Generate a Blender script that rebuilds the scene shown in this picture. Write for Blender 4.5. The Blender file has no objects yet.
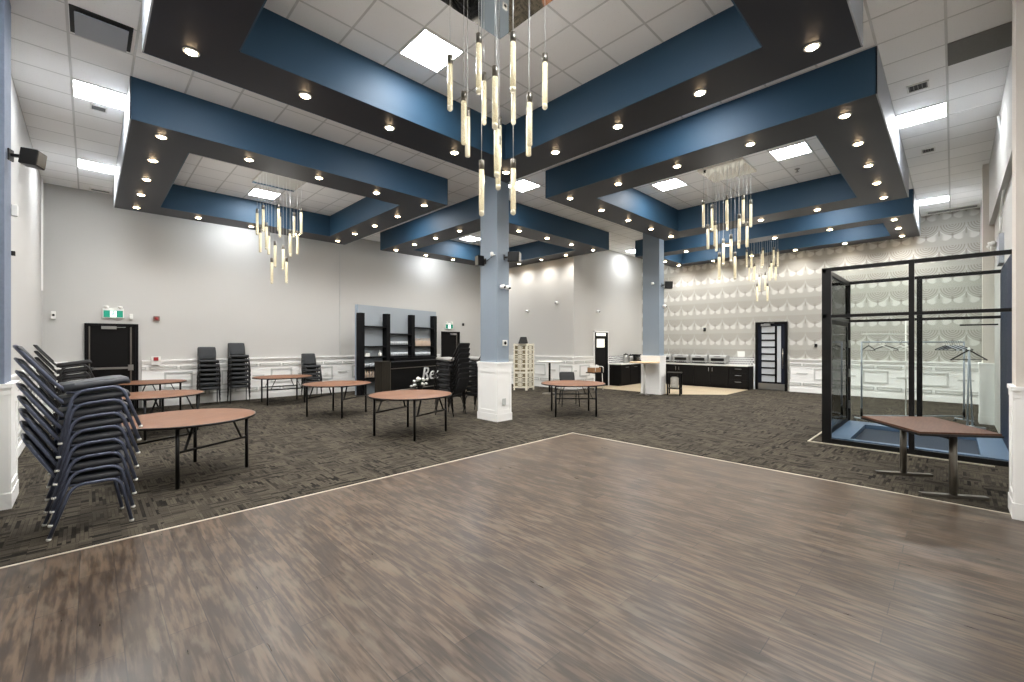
import bpy, math, random
from mathutils import Vector
random.seed(7)
C = bpy.context.scene.collection
PI = math.pi
SC = bpy.context.scene

# ------------------------------------------------------------------ helpers
def lin(c):
    return tuple((v/12.92 if v <= .04045 else ((v+.055)/1.055)**2.4) for v in (x/255 for x in c))

class G:
    """collects geometry for ONE mesh"""
    def __init__(s): s.v = []; s.f = []; s.sm = []
    def add(s, vs, fs, smooth=False):
        o = len(s.v); s.v += [tuple(p) for p in vs]
        for f in fs: s.f.append(tuple(i+o for i in f)); s.sm.append(smooth)
        return s
    def box(s, x0, x1, y0, y1, z0, z1):
        v = [(x0,y0,z0),(x1,y0,z0),(x1,y1,z0),(x0,y1,z0),(x0,y0,z1),(x1,y0,z1),(x1,y1,z1),(x0,y1,z1)]
        return s.add(v, [(0,3,2,1),(4,5,6,7),(0,1,5,4),(1,2,6,5),(2,3,7,6),(3,0,4,7)])
    def prism(s, pts, z0, z1):
        n = len(pts)
        v = [(x,y,z0) for x,y in pts] + [(x,y,z1) for x,y in pts]
        return s.add(v, [tuple(range(n-1,-1,-1)), tuple(range(n,2*n))] + [(i,(i+1)%n,n+(i+1)%n,n+i) for i in range(n)])
    def bar(s, a, b, w, h, up=(0,0,1)):
        """rectangular bar from a to b"""
        a, b = Vector(a), Vector(b); d = (b-a).normalized(); u = Vector(up)
        if abs(d.dot(u)) > .98: u = Vector((1,0,0))
        sx = d.cross(u).normalized(); sy = sx.cross(d).normalized()
        v = []
        for p in (a, b):
            for i, j in ((-1,-1),(1,-1),(1,1),(-1,1)): v.append(p + sx*(i*w/2) + sy*(j*h/2))
        return s.add(v, [(0,1,2,3),(7,6,5,4),(0,4,5,1),(1,5,6,2),(2,6,7,3),(3,7,4,0)])
    def tube(s, path, r, n=8, cap=True):
        P = [Vector(p) for p in path]; rings = []; m = len(P); base = len(s.v); vs = []
        prev = None
        for i, p in enumerate(P):
            d = ((P[i+1]-p).normalized() if i < m-1 else Vector((0,0,0))) + ((p-P[i-1]).normalized() if i else Vector((0,0,0)))
            d.normalize()
            if prev is None:
                u = Vector((0,0,1)) if abs(d.z) < .9 else Vector((1,0,0))
                sx = d.cross(u).normalized()
            else:
                sx = (prev - d*prev.dot(d)).normalized()
            prev = sx; sy = d.cross(sx)
            rr = r[i] if isinstance(r, (list, tuple)) else r
            for k in range(n):
                t = 2*PI*k/n; vs.append(p + sx*(rr*math.cos(t)) + sy*(rr*math.sin(t)))
        fs = []
        for i in range(m-1):
            for k in range(n):
                fs.append((i*n+k, i*n+(k+1)%n, (i+1)*n+(k+1)%n, (i+1)*n+k))
        s.add(vs, fs, True)
        if cap:
            s.f.append(tuple(base+k for k in range(n-1,-1,-1))); s.sm.append(False)
            s.f.append(tuple(base+(m-1)*n+k for k in range(n))); s.sm.append(False)
        return s
    def lathe(s, prof, n=16, c=(0,0,0)):
        """profile [(r,z)...] around z through c"""
        vs = []; fs = []; m = len(prof)
        for r, z in prof:
            for k in range(n):
                t = 2*PI*k/n; vs.append((c[0]+r*math.cos(t), c[1]+r*math.sin(t), c[2]+z))
        for i in range(m-1):
            for k in range(n): fs.append((i*n+k, i*n+(k+1)%n, (i+1)*n+(k+1)%n, (i+1)*n+k))
        o = len(s.v)
        s.add(vs, fs, True)
        if prof[0][0] > 1e-4: s.f.append(tuple(o+k for k in range(n-1,-1,-1))); s.sm.append(False)
        if prof[-1][0] > 1e-4: s.f.append(tuple(o+(m-1)*n+k for k in range(n))); s.sm.append(False)
        return s

def obj(name, g, mat, parent=None, loc=(0,0,0), rz=0, bev=0):
    me = bpy.data.meshes.new(name)
    me.from_pydata(g.v, [], g.f); me.polygons.foreach_set('use_smooth', g.sm)
    me.update()
    for m in (mat if isinstance(mat, (list, tuple)) else [mat]): me.materials.append(m)
    o = bpy.data.objects.new(name, me); C.objects.link(o)
    o.location = loc; o.rotation_euler = (0,0,rz)
    if parent is not None: o.parent = parent
    if bev:
        b = o.modifiers.new('bevel', 'BEVEL'); b.width = bev; b.segments = 2; b.limit_method = 'ANGLE'
    return o
def tag(o, label, cat, group=None, kind=None):
    if label: o['label'] = label
    if cat: o['category'] = cat
    if group: o['group'] = group
    if kind: o['kind'] = kind
    return o
def thing(name, label, cat, loc=(0,0,0), rz=0, group=None):
    o = bpy.data.objects.new(name, None); C.objects.link(o)
    o.location = loc; o.rotation_euler = (0,0,rz); o.empty_display_size = .1
    return tag(o, label, cat, group)
def struct(name, g, mat, parent=None, label=None, bev=0):
    o = obj(name, g, mat, parent, bev=bev)
    if parent is None:
        o['kind'] = 'structure'
        if label: o['label'] = label
    return o
KIDS = {}
def kids(o):
    return [c for c in bpy.data.objects if c.parent == o]
def dup(root, loc, rz, label, group=None):
    def rec(o, par):
        c = o.copy(); C.objects.link(c)
        if par is not None: c.parent = par
        ch = KIDS.get(o.name)
        if ch is None: ch = KIDS[o.name] = kids(o)
        for k in ch: rec(k, c)
        return c
    r = rec(root, None); r.location = loc; r.rotation_euler = (0,0,rz); r['label'] = label
    if group: r['group'] = group
    return r
ORD = ['first','second','third','fourth','fifth','sixth','seventh','eighth','ninth','tenth','eleventh','twelfth','thirteenth','fourteenth']

# ------------------------------------------------------------------ materials
def mat(name, col, rough=.5, metal=0, emit=None, es=0, spec=.5, noise=0, nscale=8, bump=0):
    m = bpy.data.materials.new(name); m.use_nodes = True
    nt = m.node_tree; b = nt.nodes['Principled BSDF']
    c = lin(col)
    b.inputs['Base Color'].default_value = (*c, 1)
    b.inputs['Roughness'].default_value = rough; b.inputs['Metallic'].default_value = metal
    b.inputs['Specular IOR Level'].default_value = spec
    if emit:
        b.inputs['Emission Color'].default_value = (*lin(emit), 1); b.inputs['Emission Strength'].default_value = es
    if noise or bump:
        tc = nt.nodes.new('ShaderNodeTexCoord'); n = nt.nodes.new('ShaderNodeTexNoise')
        n.inputs['Scale'].default_value = nscale; n.inputs['Detail'].default_value = 4
        nt.links.new(tc.outputs['Object'], n.inputs['Vector'])
        if noise:
            mx = nt.nodes.new('ShaderNodeMix'); mx.data_type = 'RGBA'
            mx.inputs['A'].default_value = (*[v*(1-noise) for v in c], 1); mx.inputs['B'].default_value = (*[min(1, v*(1+noise)) for v in c], 1)
            nt.links.new(n.outputs['Fac'], mx.inputs['Factor']); nt.links.new(mx.outputs['Result'], b.inputs['Base Color'])
        if bump:
            bp = nt.nodes.new('ShaderNodeBump'); bp.inputs['Strength'].default_value = bump; bp.inputs['Distance'].default_value = .01
            nt.links.new(n.outputs['Fac'], bp.inputs['Height']); nt.links.new(bp.outputs['Normal'], b.inputs['Normal'])
    return m
class NT:
    def __init__(s, m): s.t = m.node_tree; s.b = s.t.nodes['Principled BSDF']
    def n(s, typ, **k):
        o = s.t.nodes.new(typ)
        for a, v in k.items(): setattr(o, a, v)
        return o
    def put(s, sock, v):
        if isinstance(v, (int, float)): sock.default_value = v
        elif isinstance(v, tuple): sock.default_value = v if len(v) == 4 or sock.type == 'VECTOR' else (*v, 1)
        else: s.t.links.new(v, sock)
    def m(s, op, a, b=0, c=None):
        o = s.n('ShaderNodeMath', operation=op); s.put(o.inputs[0], a); s.put(o.inputs[1], b)
        if c is not None: s.put(o.inputs[2], c)
        return o.outputs[0]
    def step(s, x, a, b):
        o = s.n('ShaderNodeMapRange', interpolation_type='SMOOTHSTEP')
        s.put(o.inputs['Value'], x); o.inputs['From Min'].default_value = a; o.inputs['From Max'].default_value = b
        return o.outputs['Result']
    def mix(s, f, a, b, blend='MIX'):
        o = s.n('ShaderNodeMix', data_type='RGBA', blend_type=blend)
        s.put(o.inputs['Factor'], f); s.put(o.inputs['A'], a); s.put(o.inputs['B'], b)
        return o.outputs['Result']
    def pos(s):
        p = s.n('ShaderNodeNewGeometry').outputs['Position']; q = s.n('ShaderNodeSeparateXYZ'); s.t.links.new(p, q.inputs[0])
        return p, q.outputs['X'], q.outputs['Y'], q.outputs['Z']
    def vec(s, x, y, z=0.0):
        o = s.n('ShaderNodeCombineXYZ'); s.put(o.inputs[0], x); s.put(o.inputs[1], y); s.put(o.inputs[2], z); return o.outputs[0]
    def noise(s, v, scale, detail=3):
        o = s.n('ShaderNodeTexNoise'); s.put(o.inputs['Vector'], v); o.inputs['Scale'].default_value = scale; o.inputs['Detail'].default_value = detail
        return o.outputs['Fac']
    def col(s, c): s.t.links.new(c, s.b.inputs['Base Color'])
    def bump(s, h, st, d=.01):
        o = s.n('ShaderNodeBump'); s.put(o.inputs['Height'], h); o.inputs['Strength'].default_value = st; o.inputs['Distance'].default_value = d
        s.t.links.new(o.outputs['Normal'], s.b.inputs['Normal'])

TX0, TXS, TY0, TYS = -.18, .605, .06, .618          # ceiling grid
def m_ceiling():
    m = mat('ceiling_tile', (236,236,234), .9, spec=.2); t = NT(m); p, x, y, z = t.pos()
    def line(c, o, st):
        f = t.m('FRACT', t.m('DIVIDE', t.m('SUBTRACT', c, o), st))
        d = t.m('MULTIPLY', t.m('MINIMUM', f, t.m('SUBTRACT', 1, f)), st)
        return t.step(d, .010, .016)
    k = t.m('MINIMUM', line(x, TX0, TXS), line(y, TY0, TYS))
    fis = t.noise(p, 60, 4)
    cell = t.n('ShaderNodeTexWhiteNoise', noise_dimensions='2D')
    t.put(cell.inputs['Vector'], t.vec(t.m('FLOOR', t.m('DIVIDE', t.m('SUBTRACT', x, TX0), TXS)), t.m('FLOOR', t.m('DIVIDE', t.m('SUBTRACT', y, TY0), TYS))))
    a = t.mix(cell.outputs['Value'], lin((243,243,242)), lin((249,249,248)))
    a = t.mix(t.step(fis, .62, .7), a, lin((234,233,231)))
    t.col(t.mix(k, lin((210,210,208)), a)); t.bump(k, .4, .008)
    return m
def m_wood():
    m = mat('wood_planks', (112,98,90), .3, spec=.38); t = NT(m); p, x, y, z = t.pos()
    br = t.n('ShaderNodeTexBrick'); br.offset = .37; br.inputs['Scale'].default_value = 1
    br.inputs['Brick Width'].default_value = 1.22; br.inputs['Row Height'].default_value = .19
    br.inputs['Mortar Size'].default_value = .0028; br.inputs['Mortar Smooth'].default_value = .1; br.inputs['Bias'].default_value = 0
    br.inputs['Color1'].default_value = (*lin((101,86,72)),1); br.inputs['Color2'].default_value = (*lin((76,64,53)),1); br.inputs['Mortar'].default_value = (*lin((54,48,44)),1)
    t.put(br.inputs['Vector'], t.vec(t.m('ADD', y, 20), t.m('ADD', x, 20)))
    row = t.m('FLOOR', t.m('DIVIDE', t.m('ADD', x, 20), .19))
    g1 = t.noise(t.vec(t.m('MULTIPLY', x, 38), t.m('MULTIPLY', y, 3.2), row), 1, 6)
    g2 = t.noise(t.vec(t.m('MULTIPLY', x, 10), t.m('MULTIPLY', y, 2.6), t.m('MULTIPLY', row, 3.7)), 1.2, 8)
    c = t.mix(t.step(g1, .4, .62), lin((170,166,162)), lin((255,252,248)))
    c2 = t.mix(1, br.outputs['Color'], c, 'MULTIPLY')
    c3 = t.mix(t.m('MULTIPLY', t.step(g2, .5, .7), .6), c2, lin((104,93,80)))
    c4 = t.mix(t.m('MULTIPLY', t.step(g2, .5, .3), .7), c3, lin((54,46,40)))
    t.col(c4)
    t.put(t.b.inputs['Roughness'], t.m('ADD', .22, t.m('MULTIPLY', g1, .2)))
    t.bump(t.m('ADD', br.outputs['Fac'], t.m('MULTIPLY', g1, -.4)), .15, .002)
    return m
def m_carpet():
    m = mat('carpet_tile', (80,76,66), .95, spec=.1); t = NT(m); p, x, y, z = t.pos()
    def bricks(u, v, w, h, off):
        br = t.n('ShaderNodeTexBrick'); br.offset = off; br.inputs['Scale'].default_value = 1
        br.inputs['Brick Width'].default_value = w; br.inputs['Row Height'].default_value = h
        br.inputs['Mortar Size'].default_value = .003; br.inputs['Mortar Smooth'].default_value = 1; br.inputs['Bias'].default_value = 0
        br.inputs['Color1'].default_value = (0,0,0,1); br.inputs['Color2'].default_value = (1,1,1,1); br.inputs['Mortar'].default_value = (.1,.1,.1,1)
        t.put(br.inputs['Vector'], t.vec(u, v)); return br.outputs['Color']
    X, Y = t.m('ADD', x, 30), t.m('ADD', y, 30)
    a = bricks(X, Y, .19, .03, .43); b = bricks(Y, X, .16, .027, .37); a2 = bricks(Y, X, .34, .11, .5)
    wn = t.n('ShaderNodeTexWhiteNoise', noise_dimensions='2D')
    t.put(wn.inputs['Vector'], t.vec(t.m('FLOOR', t.m('DIVIDE', X, .25)), t.m('FLOOR', t.m('DIVIDE', Y, .25))))
    sel = t.m('GREATER_THAN', wn.outputs['Value'], .5)
    v = t.mix(sel, a, b)
    sp = t.noise(p, 260, 2); bl = t.noise(p, 1.6, 3)
    c = t.mix(t.step(v, .04, .4), lin((24,21,18)), t.mix(v, lin((66,60,51)), lin((88,82,71))))
    c = t.mix(t.m('MULTIPLY', t.step(a2, .5, .1), .35), c, lin((24,22,20)))
    c = t.mix(t.m('MULTIPLY', t.step(bl, .35, .7), .3), c, lin((72,67,58)))
    c = t.mix(t.m('MULTIPLY', sp, .35), c, lin((26,25,23)))
    t.col(c); t.bump(sp, .5, .006)
    return m
def m_wallpaper():
    m = mat('fan_wallpaper', (190,184,174), .7, spec=.25); t = NT(m); p, x, y, z = t.pos()
    P, Hh = .545, .605
    u = t.m('SUBTRACT', t.m('FRACT', t.m('ADD', t.m('DIVIDE', t.m('SUBTRACT', y, 4.10), P), .5)), .5)
    au = t.m('MULTIPLY', t.m('ABSOLUTE', u), P); du = t.m('SUBTRACT', P/2, au)
    v = t.m('MULTIPLY', t.m('SUBTRACT', 1, t.m('FRACT', t.m('DIVIDE', t.m('SUBTRACT', z, 3.28), Hh))), Hh)   # distance below the row top
    q = t.m('DIVIDE', au, P/2)
    f1 = t.m('MULTIPLY', .33, t.m('POWER', q, .32))
    f2 = t.m('ADD', .38, t.m('MULTIPLY', .085, t.m('SINE', t.m('MULTIPLY', q, PI))))
    e1 = t.m('SUBTRACT', v, f1); e2 = t.m('SUBTRACT', f2, v)
    wing = t.m('MULTIPLY', t.step(e1, .0, .015), t.step(e2, .0, .03))
    wing = t.m('MULTIPLY', wing, t.m('MAXIMUM', t.m('MULTIPLY', t.step(q, .12, .4), t.step(v, .16, .34)), t.m('MULTIPLY', t.step(e1, .06, .025), t.step(q, .62, .3))))
    r = t.m('SQRT', t.m('ADD', t.m('MULTIPLY', du, du), t.m('MULTIPLY', v, v)))
    arcs = t.m('MULTIPLY', t.step(t.m('SINE', t.m('MULTIPLY', r, 2*PI/.056)), -.2, .8), t.step(e1, .0, -.02))
    arcs2 = t.m('MULTIPLY', t.step(t.m('SINE', t.m('MULTIPLY', r, 2*PI/.05)), 0, .8), t.step(e2, .0, -.02))
    tree = t.m('MULTIPLY', t.step(du, .03, .012), t.m('MULTIPLY', t.step(v, .24, .27), t.step(v, .40, .37)))
    spine = t.m('MULTIPLY', t.step(au, .028, .008), t.m('MULTIPLY', t.step(v, .1, .16), t.step(v, .33, .28)))
    base = t.mix(t.noise(p, 140, 3), lin((162,161,153)), lin((180,179,172)))
    c = t.mix(t.m('MULTIPLY', arcs, .75), base, lin((138,132,124)))
    c = t.mix(t.m('MULTIPLY', arcs2, .3), c, lin((172,165,155)))
    c = t.mix(t.m('MULTIPLY', wing, .52), c, lin((222,222,217)))
    c = t.mix(t.m('MULTIPLY', t.m('MAXIMUM', tree, spine), .5), c, lin((120,112,104)))
    t.col(c); return m
def m_hex():
    m = mat('hexagon_tile', (230,230,228), .2, spec=.6); t = NT(m); p, x, y, z = t.pos()
    s = t.m('ADD', x, y)
    row = t.m('FLOOR', t.m('DIVIDE', z, .08))
    uu = t.m('ADD', t.m('DIVIDE', s, .092), t.m('MULTIPLY', t.m('MODULO', row, 2), .5))
    fu = t.m('SUBTRACT', t.m('FRACT', uu), .5); fv = t.m('SUBTRACT', t.m('FRACT', t.m('DIVIDE', z, .08)), .5)
    d = t.m('SQRT', t.m('ADD', t.m('MULTIPLY', fu, fu), t.m('MULTIPLY', fv, fv)))
    t.col(t.mix(t.step(d, .40, .34), lin((228,228,226)), lin((34,34,38)))); return m
def m_beige():
    m = mat('beige_floor_tile', (190,174,146), .35); t = NT(m); p, x, y, z = t.pos()
    br = t.n('ShaderNodeTexBrick'); br.offset = 0; br.inputs['Scale'].default_value = 1
    br.inputs['Brick Width'].default_value = .45; br.inputs['Row Height'].default_value = .45; br.inputs['Mortar Size'].default_value = .004
    br.inputs['Color1'].default_value = (*lin((198,182,154)),1); br.inputs['Color2'].default_value = (*lin((186,170,144)),1); br.inputs['Mortar'].default_value = (*lin((150,138,118)),1)
    t.put(br.inputs['Vector'], t.vec(t.m('ADD', x, 20), t.m('ADD', y, 20)))
    t.col(t.mix(t.m('MULTIPLY', t.noise(p, 5, 5), .35), br.outputs['Color'], lin((160,144,118)))); return m
def m_tabletop(name='table_laminate', a=(102,67,45), b=(120,83,58)):
    m = mat(name, a, .5, spec=.3); t = NT(m)
    tc = t.n('ShaderNodeTexCoord').outputs['Object']; mp = t.n('ShaderNodeMapping'); mp.inputs['Scale'].default_value = (2, 22, 2)
    t.t.links.new(tc, mp.inputs['Vector']); g = t.noise(mp.outputs[0], 2.5, 5)
    t.col(t.mix(t.step(g, .3, .75), lin(a), lin(b))); return m
def m_darkwood(name, a, b, rough=.5):
    m = mat(name, a, rough, spec=.15); t = NT(m)
    tc = t.n('ShaderNodeTexCoord').outputs['Object']; mp = t.n('ShaderNodeMapping'); mp.inputs['Scale'].default_value = (20, 20, 1.5)
    t.t.links.new(tc, mp.inputs['Vector']); g = t.noise(mp.outputs[0], 2, 5)
    t.col(t.mix(t.step(g, .3, .75), lin(a), lin(b))); return m
def m_glass(name, tint=(251,253,252)):
    m = bpy.data.materials.new(name); m.use_nodes = True; nt = m.node_tree; nt.nodes.clear()
    out = nt.nodes.new('ShaderNodeOutputMaterial'); mx = nt.nodes.new('ShaderNodeMixShader')
    tr = nt.nodes.new('ShaderNodeBsdfTransparent'); tr.inputs['Color'].default_value = (*lin(tint), 1)
    gl = nt.nodes.new('ShaderNodeBsdfGlossy'); gl.inputs['Roughness'].default_value = .02
    fr = nt.nodes.new('ShaderNodeFresnel'); fr.inputs['IOR'].default_value = 1.16
    nt.links.new(fr.outputs[0], mx.inputs['Fac']); nt.links.new(tr.outputs[0], mx.inputs[1]); nt.links.new(gl.outputs[0], mx.inputs[2]); nt.links.new(mx.outputs[0], out.inputs['Surface'])
    return m
def m_crystal(name, es, lo, hi):
    """glowing bubble glass for pendant rods and tips"""
    m = mat(name, (200,190,160), .15, spec=.8); t = NT(m)
    tc = t.n('ShaderNodeTexCoord').outputs['Object']
    vo = t.n('ShaderNodeTexVoronoi'); vo.inputs['Scale'].default_value = 75; t.put(vo.inputs['Vector'], tc)
    k = t.step(vo.outputs['Distance'], .25, .6)
    c = t.mix(k, lin(lo), lin(hi)); t.t.links.new(c, t.b.inputs['Emission Color'])
    t.b.inputs['Emission Strength'].default_value = es; t.bump(vo.outputs['Distance'], .6, .004)
    return m
M = dict(
    ceiling=m_ceiling(), wood=m_wood(), carpet=m_carpet(), wallpaper=m_wallpaper(), hex=m_hex(), beige=m_beige(), top=m_tabletop(), topshade=m_tabletop('shaded_table_laminate', (78,53,40), (94,66,50)),
    wall=mat('wall_paint', (188,187,183), .85, spec=.2, noise=.02, nscale=1.2), white=mat('white_trim_paint', (238,238,235), .5, noise=.015, nscale=2),
    soffit=mat('charcoal_soffit_paint', (12,18,34), .5, spec=.5), navy=mat('navy_blue_paint', (40,70,92), .55, spec=.4), pale=mat('pale_fascia_paint', (160,164,170), .6),
    column=mat('blue_grey_paint', (130,142,153), .6, noise=.03, nscale=3), tex=mat('textured_blue_grey_plaster', (112,122,139), .8, noise=.12, nscale=22, bump=.6),
    pierwall=mat('pale_beige_paint', (206,199,190), .8),
    black=mat('black_metal', (10,10,11), .4, .3), blackpaint=mat('black_paint', (11,11,13), .5, spec=.15), darkdoor=mat('near_black_door_paint', (14,13,13), .5, spec=.15),
    frame=mat('navy_grey_chair_metal', (84,91,110), .35, .35), frame2=mat('dark_grey_chair_metal', (52,52,52), .4, .4), fabric=mat('charcoal_fabric', (44,46,48), .9, noise=.12, nscale=120),
    vinyl=mat('black_vinyl', (33,37,44), .45), vinyl2=mat('dark_chair_fabric', (24,24,25), .8, noise=.1, nscale=90), seatgrey=mat('grey_seat_fabric', (128,126,122), .9),
    glide=mat('pale_glide_plastic', (205,205,200), .5),
    chrome=mat('chrome', (200,200,200), .15, 1), steel=mat('brushed_steel', (170,170,168), .3, 1), mirror=mat('polished_mirror_steel', (225,222,215), .03, 1),
    gunmetal=mat('grey_metal_cap', (120,116,108), .3, .8), cable=mat('steel_cable', (190,190,188), .35, .4),
    rod=m_crystal('lit_bubble_glass', .15, (150,120,62), (255,244,205)), tip=m_crystal('faint_glow_bubble_glass', .1, (180,172,140), (240,236,220)),  # tip glass emits faintly although those rods and tips are unlit
    glass=m_glass('clear_glass'), bluecarpet=mat('blue_pit_carpet', (28,42,60), .8, noise=.1, nscale=60), blueledge=mat('blue_ledge_paint', (84,108,136), .5),
    navywall=mat('navy_panel_paint', (16,32,56), .6, spec=.2),
    panelgrey=mat('grey_blue_panel', (146,154,160), .6), shelf=m_darkwood('black_shelf_laminate', (11,11,13), (16,16,19)), barblack=mat('black_bar_front', (8,8,9), .5, spec=.15),
    podium=m_darkwood('dark_oak_laminate', (32,29,24), (46,42,35)), cab=m_darkwood('espresso_cabinet', (15,14,14), (19,18,18)), counter=mat('white_counter', (214,214,208), .3),
    lens=mat('warm_lamp_lens', (255,240,220), .4, emit=(255,220,176), es=26), troffer=mat('light_panel_diffuser', (255,255,255), .5, emit=(248,251,255), es=17.5),
    trimwhite=mat('white_plastic', (225,225,220), .4), grille=mat('grey_vent_metal', (118,118,116), .5), darkgrille=mat('dark_vent_slot', (40,40,40), .7), greytile=mat('grey_acoustic_tile', (118,117,113), .9, noise=.1, nscale=40),
    green=mat('green_sign_face', (10,104,84), .4, emit=(14,120,96), es=.35), signwhite=mat('white_sign_figure', (235,240,238), .4, emit=(235,245,240), es=.6),
    red=mat('red_alarm_plastic', (150,36,40), .4), cream=mat('cream_carved_wood', (228,222,204), .6), creamdark=mat('tan_backing', (124,114,86), .8),
    cardboard=mat('cardboard', (150,112,76), .85), paper=mat('white_paper', (235,235,230), .8), oak=mat('pale_oak_top', (206,178,140), .45),
    neon=mat('white_letter_sign', (190,190,190), .4), flower=mat('white_petals', (225,225,220), .7), leaf=mat('dark_green_leaves', (30,42,28), .7),
    bottle=mat('pale_bottle_glass', (196,178,160), .2), tumbler=mat('frosted_glassware', (206,212,216), .2), film=mat('white_film_glass', (186,190,194), .35),
    brass=mat('trim_strip_metal', (206,198,180), .35, .4), plate=mat('pale_grey_trim', (188,192,190), .5), doorlite=mat('lit_room_glass', (225,225,215), .3, emit=(230,228,214), es=.5),
    steamer=mat('silver_pole', (168,176,186), .35, .25), pattern=mat('patterned_fabric', (186,182,172), .9, noise=.4, nscale=25), camwhite=mat('camera_white', (235,235,235), .35), camblack=mat('camera_lens_black', (10,10,12), .15),
    doornavy=mat('door_navy_paint', (20,25,38), .5, spec=.2), moulding=mat('white_moulding_shade_grey', (196,197,193), .5), silver=mat('bright_silver_metal', (162,163,161), .35, .1), brown=mat('brown_wall_device', (112,84,76), .5),
)

# ------------------------------------------------------------------ room shell
ZC, ZB = 5.45, 4.85
XL, XR, YB, YF = -.78, 17.6, 14.9, -.6
struct('floor', G().box(XL-.2, XR+.2, YF-.2, YB+.2, -.1, 0), M['carpet'], label='dark grey brown patterned carpet tile floor')
struct('floor_dance', G().box(XL, 6.5, YF, 5.0, 0.0005, .006), M['wood'], label='grey brown wood plank dance floor')
struct('floor_tiled', G().prism([(13.7,9.7),(13.7,6.6),(14.95,5.2),(17.6,5.2),(17.6,9.7)], .0005, .006), M['beige'], label='beige tiled floor in front of the buffet counters')
struct('trim_1', G().box(XL, 6.525, 5.0, 5.025, 0, .009).box(6.5, 6.525, YF, 5.0, 0, .009), M['brass'])
struct('ceiling', G().box(XL-.2, XR+.2, YF-.2, YB+.2, ZC, ZC+.1), M['ceiling'])
struct('wall_left', G().box(XL-.15, XL, YF-.15, YB+.15, -.1, ZC+.05), M['wall'])
struct('wall_far_left', G().box(XL-.15, 12.8, YB, YB+.15, -.1, ZC+.05), M['wall'])
struct('wall_alcove_return', G().box(12.65, 12.8, 9.7, YB+.02, -.1, ZC+.05), M['wall'])
struct('wall_alcove', G().box(12.8, XR+.15, 9.7, 9.85, -.1, ZC+.05), M['wall'])
struct('wall_wallpapered', G().box(XR, XR+.15, YF-.15, 9.7, -.1, ZC+.05), M['wallpaper'])
struct('wall_right', G().box(XL-.15, XR, YF-.15, YF, -.1, ZC+.05), M['wall'])
struct('trim_2', G().box(6.8, XR, YF, -.525, 4.16, ZC), M['wall'], label='shallow bulkhead along the top of the right wall')
struct('trim_3', G().box(6.22, 6.235, 14.885, 14.9, 1.25, ZC), M['plate'])

# wainscot: panelled white dado along a wall
def wainscot(name, o, d, nrm, L, H, ph=0.0, mod=1.3):
    base = G(); mo = G()
    def P(s, off, z): return (o[0]+d[0]*s+nrm[0]*off, o[1]+d[1]*s+nrm[1]*off, z)
    def slab(s0, s1, z0, z1, t0, t1, g=None):
        g = g or base
        s0 = max(0, s0); s1 = min(L, s1)
        if s1-s0 < .01: return
        q = [P(s0,t0,z0),P(s1,t0,z0),P(s1,t1,z0),P(s0,t1,z0),P(s0,t0,z1),P(s1,t0,z1),P(s1,t1,z1),P(s0,t1,z1)]
        g.add(q, [(0,3,2,1),(4,5,6,7),(0,1,5,4),(1,2,6,5),(2,3,7,6),(3,0,4,7)])
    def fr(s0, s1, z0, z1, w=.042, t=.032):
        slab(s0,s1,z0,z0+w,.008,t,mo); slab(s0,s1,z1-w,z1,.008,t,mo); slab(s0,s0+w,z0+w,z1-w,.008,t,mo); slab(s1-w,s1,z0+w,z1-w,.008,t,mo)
    slab(0,L,0,H,0,.012); slab(0,L,0,.15,.01,.03); slab(0,L,H-.04,H,.01,.055); slab(0,L,H-.09,H-.041,.009,.03)
    s = ph - mod
    while s < L:
        fr(s+.34, s+.96, .38*H, .73*H)                       # centre square
        slab(s-.16, s+.16, .545*H, .58*H, .008, .032, mo)         # tick between squares
        fr(s+.03, s+.62, .79*H, .86*H, .03); fr(s+.68, s+1.27, .79*H, .86*H, .03)
        fr(s+.03, s+.62, .2*H, .29*H, .03); fr(s+.68, s+1.27, .2*H, .29*H, .03)
        s += mod
    r = struct(name, base, M['white'], label='white panelled wainscot with chair rail')
    struct('panel_moulding', mo, M['moulding'], r)  # greyer colour stands in for shade lines along the white mouldings
    return r
wainscot('trim_4', (.99,YB), (1,0), (0,-1), 9.4, 1.25, .12)
wainscot('trim_5', (XL,YB), (1,0), (0,-1), .63, 1.25, .0)
wainscot('trim_6', (XL,7.4), (0,1), (1,0), 7.5, 1.25, .2)
wainscot('trim_7', (12.65,YB), (0,-1), (-1,0), 5.2, 1.2, .3)
wainscot('trim_8', (12.65,9.7), (1,0), (0,-1), 1.22, 1.2, .0)
wainscot('trim_9', (XR,YF), (0,1), (-1,0), 4.62, 1.15, .35)
wainscot('trim_10', (13.85,YF), (1,0), (0,1), 3.7, 1.2, .3)

# columns
def column(name, x0, x1, y0, y1, shaft, label, H=1.26, inset=.035, panels=True):
    c = struct(name, G().box(x0+inset, x1-inset, y0+inset, y1-inset, 0, ZC), shaft, label=label)
    g = G().box(x0, x1, y0, y1, 0, H-.02).box(x0-.025, x1+.025, y0-.025, y1+.025, H-.02, H+.02).box(x0-.018, x1+.018, y0-.018, y1+.018, 0, .16)
    g.box(x0-.015, x1+.015, y0-.015, y1+.015, H-.09, H-.02)
    w = .06                                                  # raised stiles leave one recessed panel per face
    for (a0, a1, fix, axis, sg) in ((x0,x1,y0,'y',-1),(y0,y1,x0,'x',-1),(x0,x1,y1,'y',1),(y0,y1,x1,'x',1)):
        for (p0, p1, z0, z1) in ((a0,a0+w,.161,H-.091),(a1-w,a1,.161,H-.091),(a0+w,a1-w,.161,.24),(a0+w,a1-w,H-.2,H-.091)):
            if axis == 'y': g.box(p0, p1, min(fix,fix+sg*.012), max(fix,fix+sg*.012), z0, z1)
            else: g.box(min(fix,fix+sg*.012), max(fix,fix+sg*.012), p0, p1, z0, z1)
    struct('wainscot', g, M['white'], c)
    return c
column('column_1', 6.28, 6.70, 6.87, 7.50, M['column'], 'blue-grey column with white panelled base standing on the carpet')
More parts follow.
